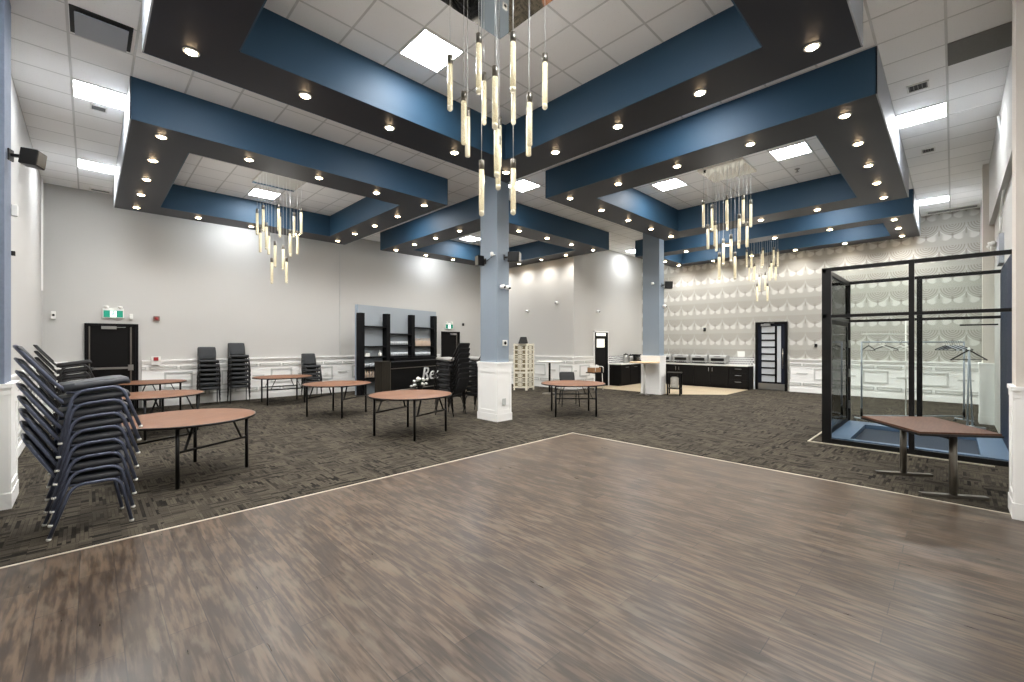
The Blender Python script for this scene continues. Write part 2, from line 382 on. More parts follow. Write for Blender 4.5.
column('column_2', 13.39, 13.79, 6.74, 7.40, M['column'], 'far blue-grey column with white base by the buffet')
column('pier_left', -1.0, -.585, 6.78, 7.38, M['tex'], 'textured blue-grey pilaster at the left edge')
column('pier_right', 6.37, 6.78, -.9, -.415, M['pierwall'], 'pale beige pilaster with white base at the right edge', inset=.008)
column('pier_far_right', 13.39, 13.79, -.9, -.40, M['pierwall'], 'pale pilaster behind the glass enclosure')

# ------------------------------------------------------------------ ceiling bulkheads (rectangular rings)
def ring_lights(x0, x1, y0, y1, nx, ny, ins=.38):
    """downlight centres by side, side names low/high in x and y"""
    xs = [x0+ins+(x1-x0-2*ins)*i/(nx-1) for i in range(nx)]; ys = [y0+ins+(y1-y0-2*ins)*j/(ny-1) for j in range(ny)]
    S = {'yl': [(x, y0+ins) for x in xs], 'yh': [(x, y1-ins) for x in xs],
         'xl': [(x0+ins, y) for y in ys[1:-1]], 'xh': [(x1-ins, y) for y in ys[1:-1]]}
    return S
lamp = None
def downlight(x, y, label, group):
    global lamp
    if lamp is None:
        lamp = thing('recessed_downlight', label, 'ceiling light', (x,y,ZB), 0, group)
        obj('trim_ring', G().lathe([(.052,-.003),(.055,-.008),(.078,-.006),(.08,.002)], 20), M['trimwhite'], lamp)
        obj('lens', G().lathe([(.056,.0),(.054,-.01),(.042,-.018),(.018,-.022),(.0001,-.023)], 16), M['lens'], lamp)
        ld = bpy.data.lights.new('downlight_beam', 'SPOT'); ld.energy = SPOT_W; ld.spot_size = math.radians(150); ld.spot_blend = .85
        ld.shadow_soft_size = .05; ld.color = (1, .97, .93)
        l = bpy.data.objects.new('downlight_beam', ld); C.objects.link(l); l.parent = lamp; l.location = (0,0,-.03)
        return lamp
    return dup(lamp, (x,y,ZB), 0, label, group)
SPOT_W = 33
def bulkhead(x0, x1, y0, y1, w, nx, ny, who, sides, pale, counts=True):
    """hung ring with an opening to the tiles; sides: words for the four edges"""
    i0, i1, j0, j1 = x0+w, x1-w, y0+w, y1-w
    z1 = ZC+.02
    def wallq(ax, ay, bx, by): return [(ax,ay,ZB),(bx,by,ZB),(bx,by,z1),(ax,ay,z1)]
    g = G(); t = .015
    g.box(x0+t,x1-t,y0+t,j0-t,ZB+.012,z1).box(x0+t,x1-t,j1+t,y1-t,ZB+.012,z1).box(x0+t,i0-t,y0+t,y1-t,ZB+.012,z1).box(i1+t,x1-t,y0+t,y1-t,ZB+.012,z1)
    root = struct('ceiling_bulkhead', g, M['soffit'], label='blue and charcoal ceiling frame, the '+who)
    def fas(nm, b, mt): struct(nm, G().box(*b), mt, root)
    fas('outer_fascia', (x0,x0+t,y0,y1,ZB,z1), M['pale'] if 'xl' in pale else M['navy'])
    fas('outer_fascia', (x1-t,x1,y0,y1,ZB,z1), M['navy'])
    fas('outer_fascia', (x0,x1,y0,y0+t,ZB,z1), M['pale'] if 'yl' in pale else M['navy'])
    fas('outer_fascia', (x0,x1,y1-t,y1,ZB,z1), M['navy'])
    fas('inner_fascia', (i0-t,i0,j0,j1,ZB,z1), M['navy']); fas('inner_fascia', (i1,i1+t,j0,j1,ZB,z1), M['navy'])
    fas('inner_fascia', (i0,i1,j0-t,j0,ZB,z1), M['navy']); fas('inner_fascia', (i0,i1,j1,j1+t,ZB,z1), M['navy'])
    s = G()
    s.box(x0+t,x1-t,y0+t,j0-t,ZB,ZB+.012).box(x0+t,x1-t,j1+t,y1-t,ZB,ZB+.012).box(x0+t,i0-t,j0-t,j1+t,ZB,ZB+.012).box(i1+t,x1-t,j0-t,j1+t,ZB,ZB+.012)
    struct('soffit', s, M['soffit'], root)
    S = ring_lights(x0, x1, y0, y1, nx, ny)
    short = who
    for key, pts in S.items():
        n = len(pts)
        word, fwd = sides[key]
        seq = pts if fwd else pts[::-1]
        for k, (px, py) in enumerate(seq):
            pos = ('leftmost' if k == 0 else 'rightmost' if k == n-1 else ORD[k])
            downlight(px, py, f'{pos} warm downlight along the {word} of the {short}', 'recessed downlights in the blue bulkheads')
RING = {'yl': ('near left edge', True), 'yh': ('back left edge', True), 'xl': ('left edge', False), 'xh': ('right edge', False)}
bulkhead(.41, 5.875, .67, 6.15, .76, 5, 5, 'nearest blue bulkhead',
    {'yl': ('side above the camera', True), 'yh': ('left run', True), 'xl': ('left end', False), 'xh': ('right run', False)}, ('xl','yl'))
bulkhead(.41, 5.86, 8.08, 13.65, .78, 5, 5, 'left blue bulkhead',
    {'yl': ('front run', True), 'yh': ('back run', True), 'xl': ('left end', False), 'xh': ('right end', False)}, ('xl',))
bulkhead(7.10, 12.66, .67, 6.21, .79, 5, 5, 'right blue bulkhead',
    {'yl': ('right end', True), 'yh': ('left end', True), 'xl': ('front run', False), 'xh': ('back run', False)}, ('yl',))
bulkhead(7.06, 12.58, 8.15, 13.60, .8, 5, 5, 'middle blue bulkhead',
    {'yl': ('front right run', True), 'yh': ('back left run', True), 'xl': ('front left run', False), 'xh': ('back right run', False)}, ())
bulkhead(14.30, 17.45, .67, 8.15, .62, 3, 6, 'farthest blue bulkhead',
    {'yl': ('right end', True), 'yh': ('left end', True), 'xl': ('front run', False), 'xh': ('back run', False)}, ('yl',))

# ------------------------------------------------------------------ ceiling light panels, vents
panel0 = None
def light_panel(k, m, label):
    global panel0
    x, y = TX0+TXS*(k+.5), TY0+TYS*(m+.5)
    if panel0 is None:
        panel0 = thing('light_panel', label, 'ceiling light', (x,y,ZC), 0, 'square ceiling light panels')
        obj('diffuser', G().box(-.28,.28,-.286,.286,-.012,-.004), M['troffer'], panel0)
        obj('frame', G().box(-.3,.3,-.306,-.286,-.015,.002).box(-.3,.3,.286,.306,-.015,.002).box(-.3,-.28,-.286,.286,-.015,.002).box(.28,.3,-.286,.286,-.015,.002), M['trimwhite'], panel0)
        return
    dup(panel0, (x,y,ZC), 0, label, 'square ceiling light panels')
for k, m, l in [(5,7,'square light panel in the opening of the nearest bulkhead, beside the chandelier'),
    (0,14,'nearer bright light panel in the left ceiling aisle'), (0,20,'farther bright light panel in the left ceiling aisle, near the end wall'),
    (16,0,'nearer bright light panel in the right ceiling aisle, beside a vent'), (26,0,'farther light panel in the right ceiling aisle, by the patterned wall'),
    (16,7,'left light panel in the opening of the right bulkhead'), (16,3,'right light panel in the opening of the right bulkhead'),
    (5,19,'light panel behind the left chandelier in the left bulkhead opening'), (16,19,'light panel partly hidden by the front column, in the middle bulkhead'),
    (12,11,'light panel between bulkheads just right of the front column'),
    (0,8,'added light panel in the left ceiling aisle, unseen above the frame'), (5,3,'added unseen light panel in the nearest bulkhead opening above the camera'),  # unseen panels overhead, added to brighten the room
    (6,0,'added unseen light panel in the right ceiling aisle above the camera'), (26,14,'light panel over the coffee counter hidden by a bulkhead'), (5,22,'light panel behind the left bulkhead washing the far wall'), (16,22,'light panel behind the middle bulkhead washing the far wall'), (5,15,'added light panel in the left bulkhead opening, hidden from here'),  # right aisle and left opening panels are unseen, added for more light
    (2,10,'added light panel between nearest and left bulkheads, hidden from here'), (7,10,'second added panel between nearest and left bulkheads, hidden from here'),  # both gap panels are unseen, added to brighten the bulkhead sides
    (22,3,'light panel between right and farthest bulkheads, hidden from here'), (22,8,'second light panel between right and farthest bulkheads, hidden from here'),
    (26,3,'light panel inside the farthest bulkhead at its right, hidden from here'), (26,10,'light panel inside the farthest bulkhead at its left, hidden from here'),
    (10,4,'light panel between nearest and right bulkheads, hidden from here'), (10,17,'added light panel between left and middle bulkheads, hidden from here')]:  # left-to-middle gap panel is unseen, added to light the fascia
    light_panel(k, m, l)
tag(obj('ceiling_tile', G().box(TX0+TXS*13, TX0+TXS*14, -.55, .05, ZC-.012, ZC+.002), M['greytile']), 'dark grey replacement ceiling tile at upper right', 'ceiling tile')
def vent(x, y, w, d, label, m1, rows):
    t = thing('ceiling_vent', label, 'vent', (x,y,ZC), 0, 'ceiling air vents')
    obj('frame', G().box(-w/2,w/2,-d/2,-d/2+.02,-.014,0).box(-w/2,w/2,d/2-.02,d/2,-.014,0).box(-w/2,-w/2+.02,-d/2,d/2,-.014,0).box(w/2-.02,w/2,-d/2,d/2,-.014,0), M['trimwhite'], t)
    obj('grille', G().box(-w/2+.02,w/2-.02,-d/2+.02,d/2-.02,-.006,-.002), m1, t)
    g = G()
    for i in range(rows):
        yy = -d/2+.03+(d-.06)*i/max(1,rows-1); g.box(-w/2+.02,w/2-.02,yy-.004,yy+.004,-.012,-.004)
    obj('louvre', g, M['grille'], t)
vent(.11, 9.54, .2, .2, 'small square vent beside the nearer left aisle light', M['darkgrille'], 5)
vent(8.66, .36, .24, .24, 'nearer small dark vent in the right ceiling aisle', M['darkgrille'], 5)
vent(11.65, .34, .24, .2, 'farther small dark vent in the right ceiling aisle', M['darkgrille'], 5)
t = thing('air_diffuser', 'rectangular grey air diffuser plate at upper left ceiling', 'vent', (.11,7.12,ZC))
obj('plate', G().box(-.23,.23,-.25,.25,-.05,-.035), M['pale'], t, bev=.004)
obj('frame', G().box(-.27,.27,-.29,.29,-.012,.001), M['darkgrille'], t)
for (x0, x1, y0, y1, l) in [(.0,.4,14.55,14.72,'slot diffuser at the ceiling edge of the far left wall'), (17.1,17.4,-.5,.55,'slot diffuser at the ceiling edge above the patterned wall')]:
    t = thing('slot_diffuser', l, 'vent', ((x0+x1)/2,(y0+y1)/2,ZC)); a, b = (x1-x0)/2, (y1-y0)/2
    obj('frame', G().box(-a,a,-b,b,-.02,0), M['trimwhite'], t); obj('slot', G().box(-a+.04,a-.04,-b+.04,b-.04,-.024,-.019), M['grille'], t)
t = thing('sprinkler_head', 'small sprinkler head on the tiles of the right bulkhead opening', 'sprinkler', (10.9,2.35,ZC))
obj('rose', G().lathe([(.05,0),(.05,-.006),(.02,-.02)],14), M['steel'], t); obj('deflector', G().lathe([(.012,-.02),(.012,-.06),(.035,-.062),(.035,-.066)],12), M['steel'], t)

# ------------------------------------------------------------------ chandeliers
def chandelier(x, y, label):
    t = thing('pendant_chandelier', label, 'chandelier', (x,y,ZC), 0, 'bubble glass pendant chandeliers')
    obj('canopy', G().box(-.45,.45,-.45,.45,-.05,0), M['mirror'], t)
    zb = {(0,3):4.21,(0,2):3.75,(1,3):3.77,(0,1):4.19,(1,2):3.08,(2,3):4.23,(0,0):3.75,(1,1):3.42,(2,2):3.42,(3,3):3.80}
    for i in range(4):
        for j in range(4):
            z = zb.get((i,j), zb.get((j,i))) + random.uniform(-.015,.015)
            X, Y, b = (i-1.5)*.24, (j-1.5)*.24, z-ZC
            r = .029
            tip = (i+j) % 2 == 1 or i == j
            L = .56
            rod = obj('pendant', G().lathe([(r*.8,0),(r,.008),(r,L-.12)],14), M['tip' if (i,j) in ((3,2),(1,3),(3,3)) else 'rod'], t, (X,Y,b+(.05 if tip else 0)))
            obj('cap', G().lathe([(r*1.02,0),(r*1.02,.10),(r*.5,.104),(.004,.106)],14), M['gunmetal'], rod, (0,0,L-.12))
            top = -.05-(b+(.05 if tip else 0))
            obj('cable', G().tube([(0,0,L-.02),(0,0,top)], .0035, 6), M['cable'], rod)
            if tip: obj('clear_tip', G().lathe([(r*.5,-.055),(r*.98,-.04),(r*.98,-.001)],14), M['tip'], rod)
    ld = bpy.data.lights.new('chandelier_glow', 'POINT'); ld.energy = CHAND_W; ld.shadow_soft_size = .42; ld.color = (1,.98,.95)
    l = bpy.data.objects.new('chandelier_glow', ld); C.objects.link(l); l.parent = t; l.location = (0,0,-1.45)
    return t
CHAND_W = 7
chandelier(3.13, 3.42, 'nearest chandelier of long glass pendants, top centre')
ch = bpy.data.objects['pendant_chandelier']
dup(ch, (3.13,10.86,ZC), 0, 'left chandelier of glass pendants hanging before the left light panel')
dup(ch, (9.86,3.42,ZC), 0, 'right chandelier of glass pendants with mirrored square canopy in view')
dup(ch, (15.85,4.4,ZC), 0, 'smallest, farthest chandelier of glass pendants before the patterned wall')

# ------------------------------------------------------------------ chairs
def arc_path(pts, r, n=4):
    """round the corners of a polyline"""
    P = [Vector(p) for p in pts]; out = [P[0]]
    for i in range(1, len(P)-1):
        a, b, c = P[i-1], P[i], P[i+1]; d0 = (a-b); d1 = (c-b); q = min(r, d0.length*.45, d1.length*.45)
        s, e = b+d0.normalized()*q, b+d1.normalized()*q
        for k in range(n+1):
            u = k/n; out.append(s*(1-u)**2 + b*2*u*(1-u) + e*u*u)
    out.append(P[-1]); return out
def make_chair(label, cat_group, fm, sm, bm, tr=.0125, glides=True):
    t = thing('stacking_chair', label, 'chair', (0,0,0), 0, cat_group)
    W = .215
    for s in (-1, 1):
        y, yf = s*W, s*(W+.022)
        lf = obj('leg_frame', G().tube(arc_path([(.268,yf,.012),(.19,y,.43),(-.13,y,.435),(-.272,yf,.012)], .09), tr, 8), fm, t)
        if glides:
            for gx in (.269, -.273):
                obj('foot_glide', G().lathe([(.013,0),(.017,.004),(.017,.018),(.01,.022)],8,(gx,yf,0)), M['glide'], lf)
    obj('back_frame', G().tube(arc_path([(.10,-W+.03,.425),(-.15,-W+.03,.425),(-.225,-W+.02,.52),(-.36,-W+.01,.78),(-.41,-W+.02,.885),(-.41,W-.02,.885),(-.36,W-.01,.78),(-.225,W-.02,.52),(-.15,W-.03,.425),(.10,W-.03,.425)], .07), tr*.95, 8), fm, t)
    obj('cross_rail', G().tube([(.17,-W,.428),(.17,W,.428)], .009, 6), fm, t)
    # cushion: rounded slab with a slight dome
    def cushion(prof, w0, w1):
        g = G(); n = 7; vs = []
        for (x, z, k) in prof:
            for j in range(n):
                q = -1+2*j/(n-1); w = w0+(w1-w0)*k; vs.append((x, q*w, z))
        return g, n, vs
    def slab(pts, hw, th, nrm, name, m):
        """pts: centre line in xz; hw half widths; th thickness; nrm offset direction"""
        g = G(); vs = []; n = len(pts); js = [-1,-.93,-.6,0,.6,.93,1]
        J = len(js)
        for side in (0, 1):
            for i, (x, z) in enumerate(pts):
                e = min(i, n-1-i)
                for q in js:
                    edge = .35 if (abs(q) == 1 or e == 0) else 1
                    o = (th*edge if side else -th*.3*edge)
                    hwq = hw[i]*(q if e else q*.94)
                    vs.append((x+nrm[0]*o, hwq, z+nrm[1]*o))
        fs = []
        N = n*J
        for i in range(n-1):
            for j in range(J-1):
                a = i*J+j; fs.append((a, a+1, a+J+1, a+J)); fs.append((N+a, N+a+J, N+a+J+1, N+a+1))
        for i in range(n-1):
            a = i*J; fs.append((a, a+J, N+a+J, N+a)); b = a+J-1; fs.append((b, N+b, N+b+J, b+J))
        for j in range(J-1):
            a = j; fs.append((a, N+a, N+a+1, a+1)); b = (n-1)*J+j; fs.append((b, b+1, N+b+1, N+b))
        g.add(vs, fs, True); return obj(name, g, m, t)
    slab([(-.20,.458),(-.185,.458),(-.1,.458),(.05,.458),(.2,.456),(.25,.45),(.262,.444)], [.2,.205,.215,.22,.222,.215,.2], .048, (0,1), 'seat', sm)
    dx, dz = -.18, .353; q = math.hypot(dx, dz); nx, nz = dz/q, -dx/q
    slab([(-.23,.535),(-.24,.553),(-.295,.66),(-.36,.785),(-.40,.868),(-.41,.888)], [.18,.19,.2,.21,.21,.2], .026, (nx, nz), 'backrest', bm)
    return t
DRIFT = .010
def stack(proto, x, y, deg, n, where, group, first=False, pitch=.012):
    """n chairs from the floor up, each tipped back a little more than the one below; label counts from the top"""
    a = math.radians(deg)
    for k in range(n):
        top = n-1-k
        w = 'topmost' if top == 0 else ('lowest' if k == 0 else ORD[top]+' from top')
        lab = f'{w} chair in the {where}'
        p = pitch*k; f = -.272+DRIFT*k+.272*math.cos(p)
        loc = (x+math.cos(a)*f, y+math.sin(a)*f, (.12-.2*pitch)*k+.272*math.sin(p))
        if k == 0 and first: o = proto; proto.location = loc; proto.rotation_euler = (0,0,a); proto['label'] = lab; proto['group'] = group
        else: o = dup(proto, loc, a, lab, group)
        o.rotation_euler = (0,-p,a)
A = make_chair('', '', M['frame'], M['vinyl'], M['vinyl'], .0145)
stack(A, .0, 5.70, 6, 8, 'big navy framed stack at left foreground', 'chairs of the left foreground stack', True, .019)
B = make_chair('', '', M['frame2'], M['vinyl2'], M['vinyl2'])
stack(B, -.22, 11.4, 2, 8, 'stack half hidden behind the left foreground stack', 'chairs of the second left stack', True, .022)
Cc = make_chair('', '', M['frame2'], M['fabric'], M['fabric'], glides=False)
stack(Cc, 2.36, 14.40, -93, 7, 'left of two grey stacks against the wainscot', 'chairs of the left wainscot stack', True)
stack(Cc, 3.08, 14.40, -93, 8, 'right taller of two grey stacks against the wainscot', 'chairs of the right wainscot stack')
stack(Cc, 5.1, 14.40, -95, 5, 'short stack behind the table by the far left wainscot', 'chairs of the short wainscot stack')
D = make_chair('', '', M['black'], M['vinyl2'], M['vinyl2'], glides=False)
stack(D, 6.11, 8.30, 105, 8, 'black stack left of the front column, before the bar', 'chairs of the black stack before the bar', True)
stack(D, 6.82, 8.16, 105, 8, 'black stack partly hidden by the front column', 'chairs of the black stack behind the column')
dup(D, (9.27,7.26,0), math.radians(228), 'single black chair with grey seat behind the round table right of the column', None)
def regrey(root):
    for c in bpy.data.objects:
        if c.parent == root and c.name.startswith('seat'):
            c.data = c.data.copy(); c.data.materials[0] = M['seatgrey']
for r in [o for o in C.objects if o.get('category') == 'chair' and (o['label'].startswith('single black') or (o['label'].startswith('topmost') and 'black stack' in o['label']))]: regrey(r)
for o in C.objects:
    if o.get('label', '').startswith('single black'): del o['group']

# ------------------------------------------------------------------ tables
def make_table(label, loc, deg):
    t = thing('round_banquet_table', label, 'table', loc, math.radians(deg), 'round folding banquet tables')
    obj('tabletop', G().lathe([(.70,.715),(.755,.717),(.757,.738),(.75,.741),(.0001,.7415)], 64), M['top'], t)
    obj('edge_band', G().lathe([(.75,.714),(.765,.714),(.767,.727),(.765,.7395),(.757,.7395)], 64), M['black'], t)
    h = .465
    for sx in (-1, 1):
        for sy in (-1, 1): obj('leg', G().tube([(sx*h,sy*h,0),(sx*h,sy*h,.716)], .022, 10), M['black'], t)
    for sy in (-1, 1):
        obj('crossbar', G().tube([(-h,sy*h,.42),(h,sy*h,.42)], .015, 8), M['black'], t)
        for sx in (-1, 1):
            obj('fold_brace', G().bar((sx*h*.82,sy*h,.425), (sx*h*.55,sy*h*.96,.712), .03, .012), M['black'], t)
        obj('apron_rail', G().box(-h-.02,h+.02,sy*h-.02,sy*h+.02,.69,.715), M['black'], t)
    return t
T = make_table('nearest brown round table at left, beside the big chair stack', (.91,6.95,0), 29.6)
for (x, y, d, l) in [(.88,10.5,29,'brown round table second in the row behind the left chair stack'), (1.05,13.9,20,'brown round table farthest back, in front of the left black door'),
    (3.98,13.46,-6,'brown round table beside the short stack at the far left wainscot'), (4.23,10.27,31,'brown round table in front of the grey bar backdrop'),
    (4.33,7.14,19,'brown round table left of the front column, before the bar'), (8.32,6.4,-44,'brown round table right of the front column, with a chair behind')]:
    dup(T, (x,y,0), math.radians(d), l)
# trapezoid table
t = thing('pedestal_table', 'brown four-cornered table on two steel posts before the glass enclosure', 'table', (0,0,0))
obj('tabletop', G().prism([(7.28,.84),(6.41,.25),(6.86,-.36),(7.83,.19)], .722, .742), M['topshade'], t)  # laminate colour darkened to stand for the weaker light here
obj('edge_band', G().prism([(7.29,.855),(6.395,.25),(6.855,-.375),(7.85,.19)], .700, .722), M['black'], t)
P1, P2 = (7.5,.45), (6.8,.0)
for (x, y) in (P1, P2):
    l = obj('post', G().tube([(x,y,.03),(x,y,.70)], .034, 14), M['gunmetal'], t)
    obj('foot', G().bar((x-.16,y+.26,.018),(x+.16,y-.26,.018),.06,.03), M['gunmetal'], t)
    obj('top_plate', G().box(x-.1,x+.1,y-.1,y+.1,.69,.70), M['black'], t)
obj('brace', G().bar((P1[0],P1[1],.655),(P2[0],P2[1],.655),.03,.05), M['black'], t)
# cocktail tables
def high_top(name, x, y, r, z, m, label, pole, base):
    t = thing(name, label, 'table', (x,y,0), 0)
    obj('tabletop', G().lathe([(r-.02,z-.035),(r,z-.03),(r,z-.004),(r-.006,z),(.0001,z)],40), m, t)
    obj('pole', G().tube([(0,0,.03),(0,0,z-.035)], .034, 14), pole, t)
    if base == 'x':
        for k in range(4):
            a = PI/4+k*PI/2+.2; obj('foot', G().bar((0,0,.03),(.3*math.cos(a),.3*math.sin(a),.018),.05,.03), M['gunmetal'], t)
    else: obj('base_disc', G().lathe([(.24,0),(.24,.012),(.05,.03),(.04,.05)],24), M['gunmetal'], t)
high_top('cocktail_table', 11.05, 9.48, .43, 1.09, M['counter'], 'white high round table against the wainscot right of the column', M['blackpaint'], 'd')
high_top('cocktail_table', 12.9, 7.02, .47, 1.09, M['oak'], 'pale wood high table beside the far column', M['trimwhite'], 'x')

# ------------------------------------------------------------------ doors
def slab_door(n, x0, x1, y, z, label, bar=True, lite=False):
    """door in a wall of constant y, front toward -y"""
    d = obj(f'door_{n}', G().box(x0+.06, x1-.06, y-.03, y+.01, .005, z-.06), M['darkdoor']); d['kind'] = 'structure'; d['label'] = label
    f = G().box(x0,x0+.06,y-.06,y+.02,0,z).box(x1-.06,x1,y-.06,y+.02,0,z).box(x0+.06,x1-.06,y-.06,y+.02,z-.06,z)
    struct('door_frame', f, M['blackpaint'], d)
    if False: struct('door_casing', G().box(x0-.05,x0,y-.03,y+.01,0,z+.05).box(x1,x1+.05,y-.03,y+.01,0,z+.05).box(x0-.05,x1+.05,y-.03,y+.01,z,z+.05), M['white'], d)
    if bar:
        struct('panic_bar', G().box(x0+.1,x1-.1,y-.11,y-.075,1.04,1.09).box(x1-.2,x1-.1,y-.12,y-.03,1.0,1.14).box(x0+.1,x0+.16,y-.11,y-.03,1.03,1.10), M['steel'], d)
        struct('latch_rod', G().box(x1-.16,x1-.13,y-.06,y-.03,.02,z-.08), M['gunmetal'], d)
        struct('astragal', G().box(x0+.075,x0+.1,y-.045,y-.03,.02,z-.08), M['gunmetal'], d)
        struct('door_closer', G().box(x0+.3,x0+.58,y-.09,y-.03,z-.14,z-.07).bar((x0+.5,y-.08,z-.1),(x0+.75,y-.1,z-.09),.02,.015), M['steel'], d)
    return d
slab_door(1, -.08, .92, YB, 2.19, 'black exit door with panic bar in the far left wall')
d2 = slab_door(2, 10.47, 11.4, YB, 2.18, 'black door beside the bar backdrop', bar=False)
struct('door_closer', G().box(10.9,11.2,YB-.09,YB-.03,2.04,2.11), M['steel'], d2); struct('latch_rod', G().box(11.22,11.25,YB-.06,YB-.03,1.2,2.1), M['gunmetal'], d2)
x0, x1, y = 13.95, 14.83, 9.7
d3 = obj('door_3', G().box(x0+.06,x1-.13,y-.03,y+.01,.005,1.95), M['darkdoor']); d3['kind'] = 'structure'; d3['label'] = 'narrow black door with bright window in the alcove wall'
struct('door_frame', G().box(x0,x0+.06,y-.05,y+.02,0,2.12).box(x1-.13,x1,y-.05,y+.02,0,2.12).box(x0+.06,x1-.13,y-.05,y+.02,1.95,1.98).box(x0+.06,x1-.13,y-.05,y+.02,2.10,2.12), M['blackpaint'], d3)
struct('transom_pane', G().box(x0+.06,x1-.13,y-.02,y,1.98,2.10), M['doorlite'], d3)
struct('window_pane', G().box(x0+.12,x1-.24,y-.036,y-.029,1.53,1.86), M['doorlite'], d3)
struct('door_casing', G().box(x0-.06,x0,y-.03,y+.01,0,2.17).box(x1,x1+.06,y-.03,y+.01,0,2.17).box(x0-.06,x1+.06,y-.03,y+.01,2.12,2.17), M['white'], d3)
# glazed door in the patterned wall
y0, y1, x, z = 4.08, 5.10, XR, 2.46
d4 = obj('door_4', G().box(x-.03,x+.01,y0+.08,y0+.2,.01,z-.09).box(x-.03,x+.01,y1-.2,y1-.08,.01,z-.09).box(x-.03,x+.01,y0+.2,y1-.2,.01,.1).box(x-.03,x+.01,y0+.2,y1-.2,z-.16,z-.09), M['doornavy'])
d4['kind'] = 'structure'; d4['label'] = 'dark framed glazed door with stacked white panes in the patterned wall'
struct('door_frame', G().box(x-.07,x+.02,y0,y0+.08,0,z).box(x-.07,x+.02,y1-.08,y1,0,z).box(x-.07,x+.02,y0+.08,y1-.08,z-.09,z), M['blackpaint'], d4)
ym = y0+.36
struct('pane_backing', G().box(x-.018,x,y0+.2,y1-.2,.1,z-.16), M['film'], d4)
struct('kick_plate', G().box(x-.04,x-.03,y0+.09,y1-.09,.02,.24), M['steel'], d4)
g = G().box(x-.036,x-.012,ym-.035,ym+.035,.1,z-.16).box(x-.036,x-.012,y0+.2,y1-.2,.1,.3)
for k in range(1, 8):
    zz = .3+k*(z-.46)/8; g.box(x-.036,x-.012,ym,y1-.2,zz-.028,zz+.028)
struct('glazing_bar', g, M['blackpaint'], d4)
struct('pull_handle', G().tube([(x-.1,y0+.13,.8),(x-.1,y0+.13,1.5)],.014,8).tube([(x-.1,y0+.13,.9),(x-.03,y0+.13,.9)],.01,6).tube([(x-.1,y0+.13,1.4),(x-.03,y0+.13,1.4)],.01,6), M['gunmetal'], d4)
struct('door_closer', G().box(x-.12,x-.06,y1-.5,y1-.2,z-.14,z-.07).bar((x-.1,y1-.3,z-.06),(x-.2,y1-.65,z-.04),.02,.015), M['steel'], d4)
struct('trim_11', G().box(XR-.06,XR,5.11,5.16,0,.92).box(14.85,14.895,9.64,9.7,0,.92), M['white'])

# ------------------------------------------------------------------ buffet counters
t = thing('buffet_cabinet', 'long dark base cabinet with white counter along the patterned wall', 'cabinet', (0,0,0))
obj('body', G().box(17.02,17.58,5.17,9.1,.1,.84).box(17.08,17.58,5.17,9.1,.0,.1), M['cab'], t)
obj('worktop', G().box(16.98,17.585,5.17,9.1,.84,.885), M['counter'], t)
for k in range(5):
    a = 5.85+k*.65
    dd = obj('door', G().box(17.0,17.02,a+.006,a+.644,.12,.825), M['cab'], t)
    hy = a+.06 if k % 2 else a+.58
    obj('handle', G().tube([(16.97,hy,.62),(16.97,hy,.76)],.008,6), M['steel'], dd)
for k in range(3):
    dd = obj('drawer', G().box(17.0,17.02,5.19,5.83,.12+k*.238,.12+k*.238+.225), M['cab'], t)
    obj('handle', G().tube([(16.97,5.4,.12+k*.238+.15),(16.97,5.62,.12+k*.238+.15)],.008,6), M['steel'], dd)
t = thing('coffee_cabinet', 'dark base cabinet with white counter along the alcove wall, left of far column', 'cabinet', (0,0,0))
obj('body', G().box(14.9,17.58,9.12,9.68,.1,.84).box(14.9,17.58,9.18,9.68,0,.1), M['cab'], t)
obj('worktop', G().box(14.89,17.585,9.1,9.685,.84,.885), M['counter'], t)
for k in range(3):
    dd = obj('door', G().box(14.92+k*.68,15.58+k*.68,9.1,9.12,.12,.825), M['cab'], t)
    obj('handle', G().tube([(15.2+k*.68,9.08,.74),(15.42+k*.68,9.08,.74)],.008,6), M['steel'], dd)
struct('backsplash_trim_1', G().box(XR-.012,XR,5.16,9.7,.885,1.17), M['hex'], label='black and white hexagon tile backsplash')
struct('backsplash_trim_2', G().box(14.88,XR,9.688,9.7,.885,1.17), M['hex'], label='black and white hexagon tile backsplash')
def chafer(y, label, first=None):
    if first: return dup(first, (17.27,y,.885), 0, label)
    t = thing('chafing_dish', label, 'chafing dish', (17.27,y,.885), 0, 'chafing dishes on the buffet')
    g = G()
    for sx in (-1,1):
        for sy in (-1,1): g.box(sx*.16-.015,sx*.16+.015,sy*.28-.015,sy*.28+.015,0,.11)
    g.box(-.175,.175,-.31,.31,.11,.13)
    obj('stand', g, M['silver'], t)
    obj('pan', G().box(-.18,.18,-.315,.315,.13,.27), M['silver'], t, bev=.01)
    obj('window_panel', G().box(-.186,-.179,-.24,.24,.125,.235), M['black'], t)
    lid = G(); vs = []
    n = 9
    for i in range(n):
        a = PI*i/(n-1)
        for yy in (-.31,.31): vs.append((-.18*math.cos(a), yy, .275+.075*math.sin(a)))
    fs = [(2*i,2*i+2,2*i+3,2*i+1) for i in range(n-1)] + [tuple(range(0,2*n,2)), tuple(range(2*n-1,0,-2))]
    obj('lid', lid.add(vs, fs, False), M['silver'], t)
    obj('lid_handle', G().tube(arc_path([(-.185,-.1,.285),(-.225,-.1,.3),(-.225,.1,.3),(-.185,.1,.285)],.02),.009,6), M['black'], t)
    obj('water_tray', G().box(-.14,.14,-.24,.24,.02,.05), M['black'], t)
    return t
cf = chafer(6.28, 'chafing dish nearest the glazed door on the buffet')
for y, l in ((7.0,'chafing dish second from the glazed door on the buffet'),(7.72,'chafing dish third from the glazed door on the buffet'),(8.44,'chafing dish beside the far column, farthest from the glazed door')): chafer(y, l, cf)
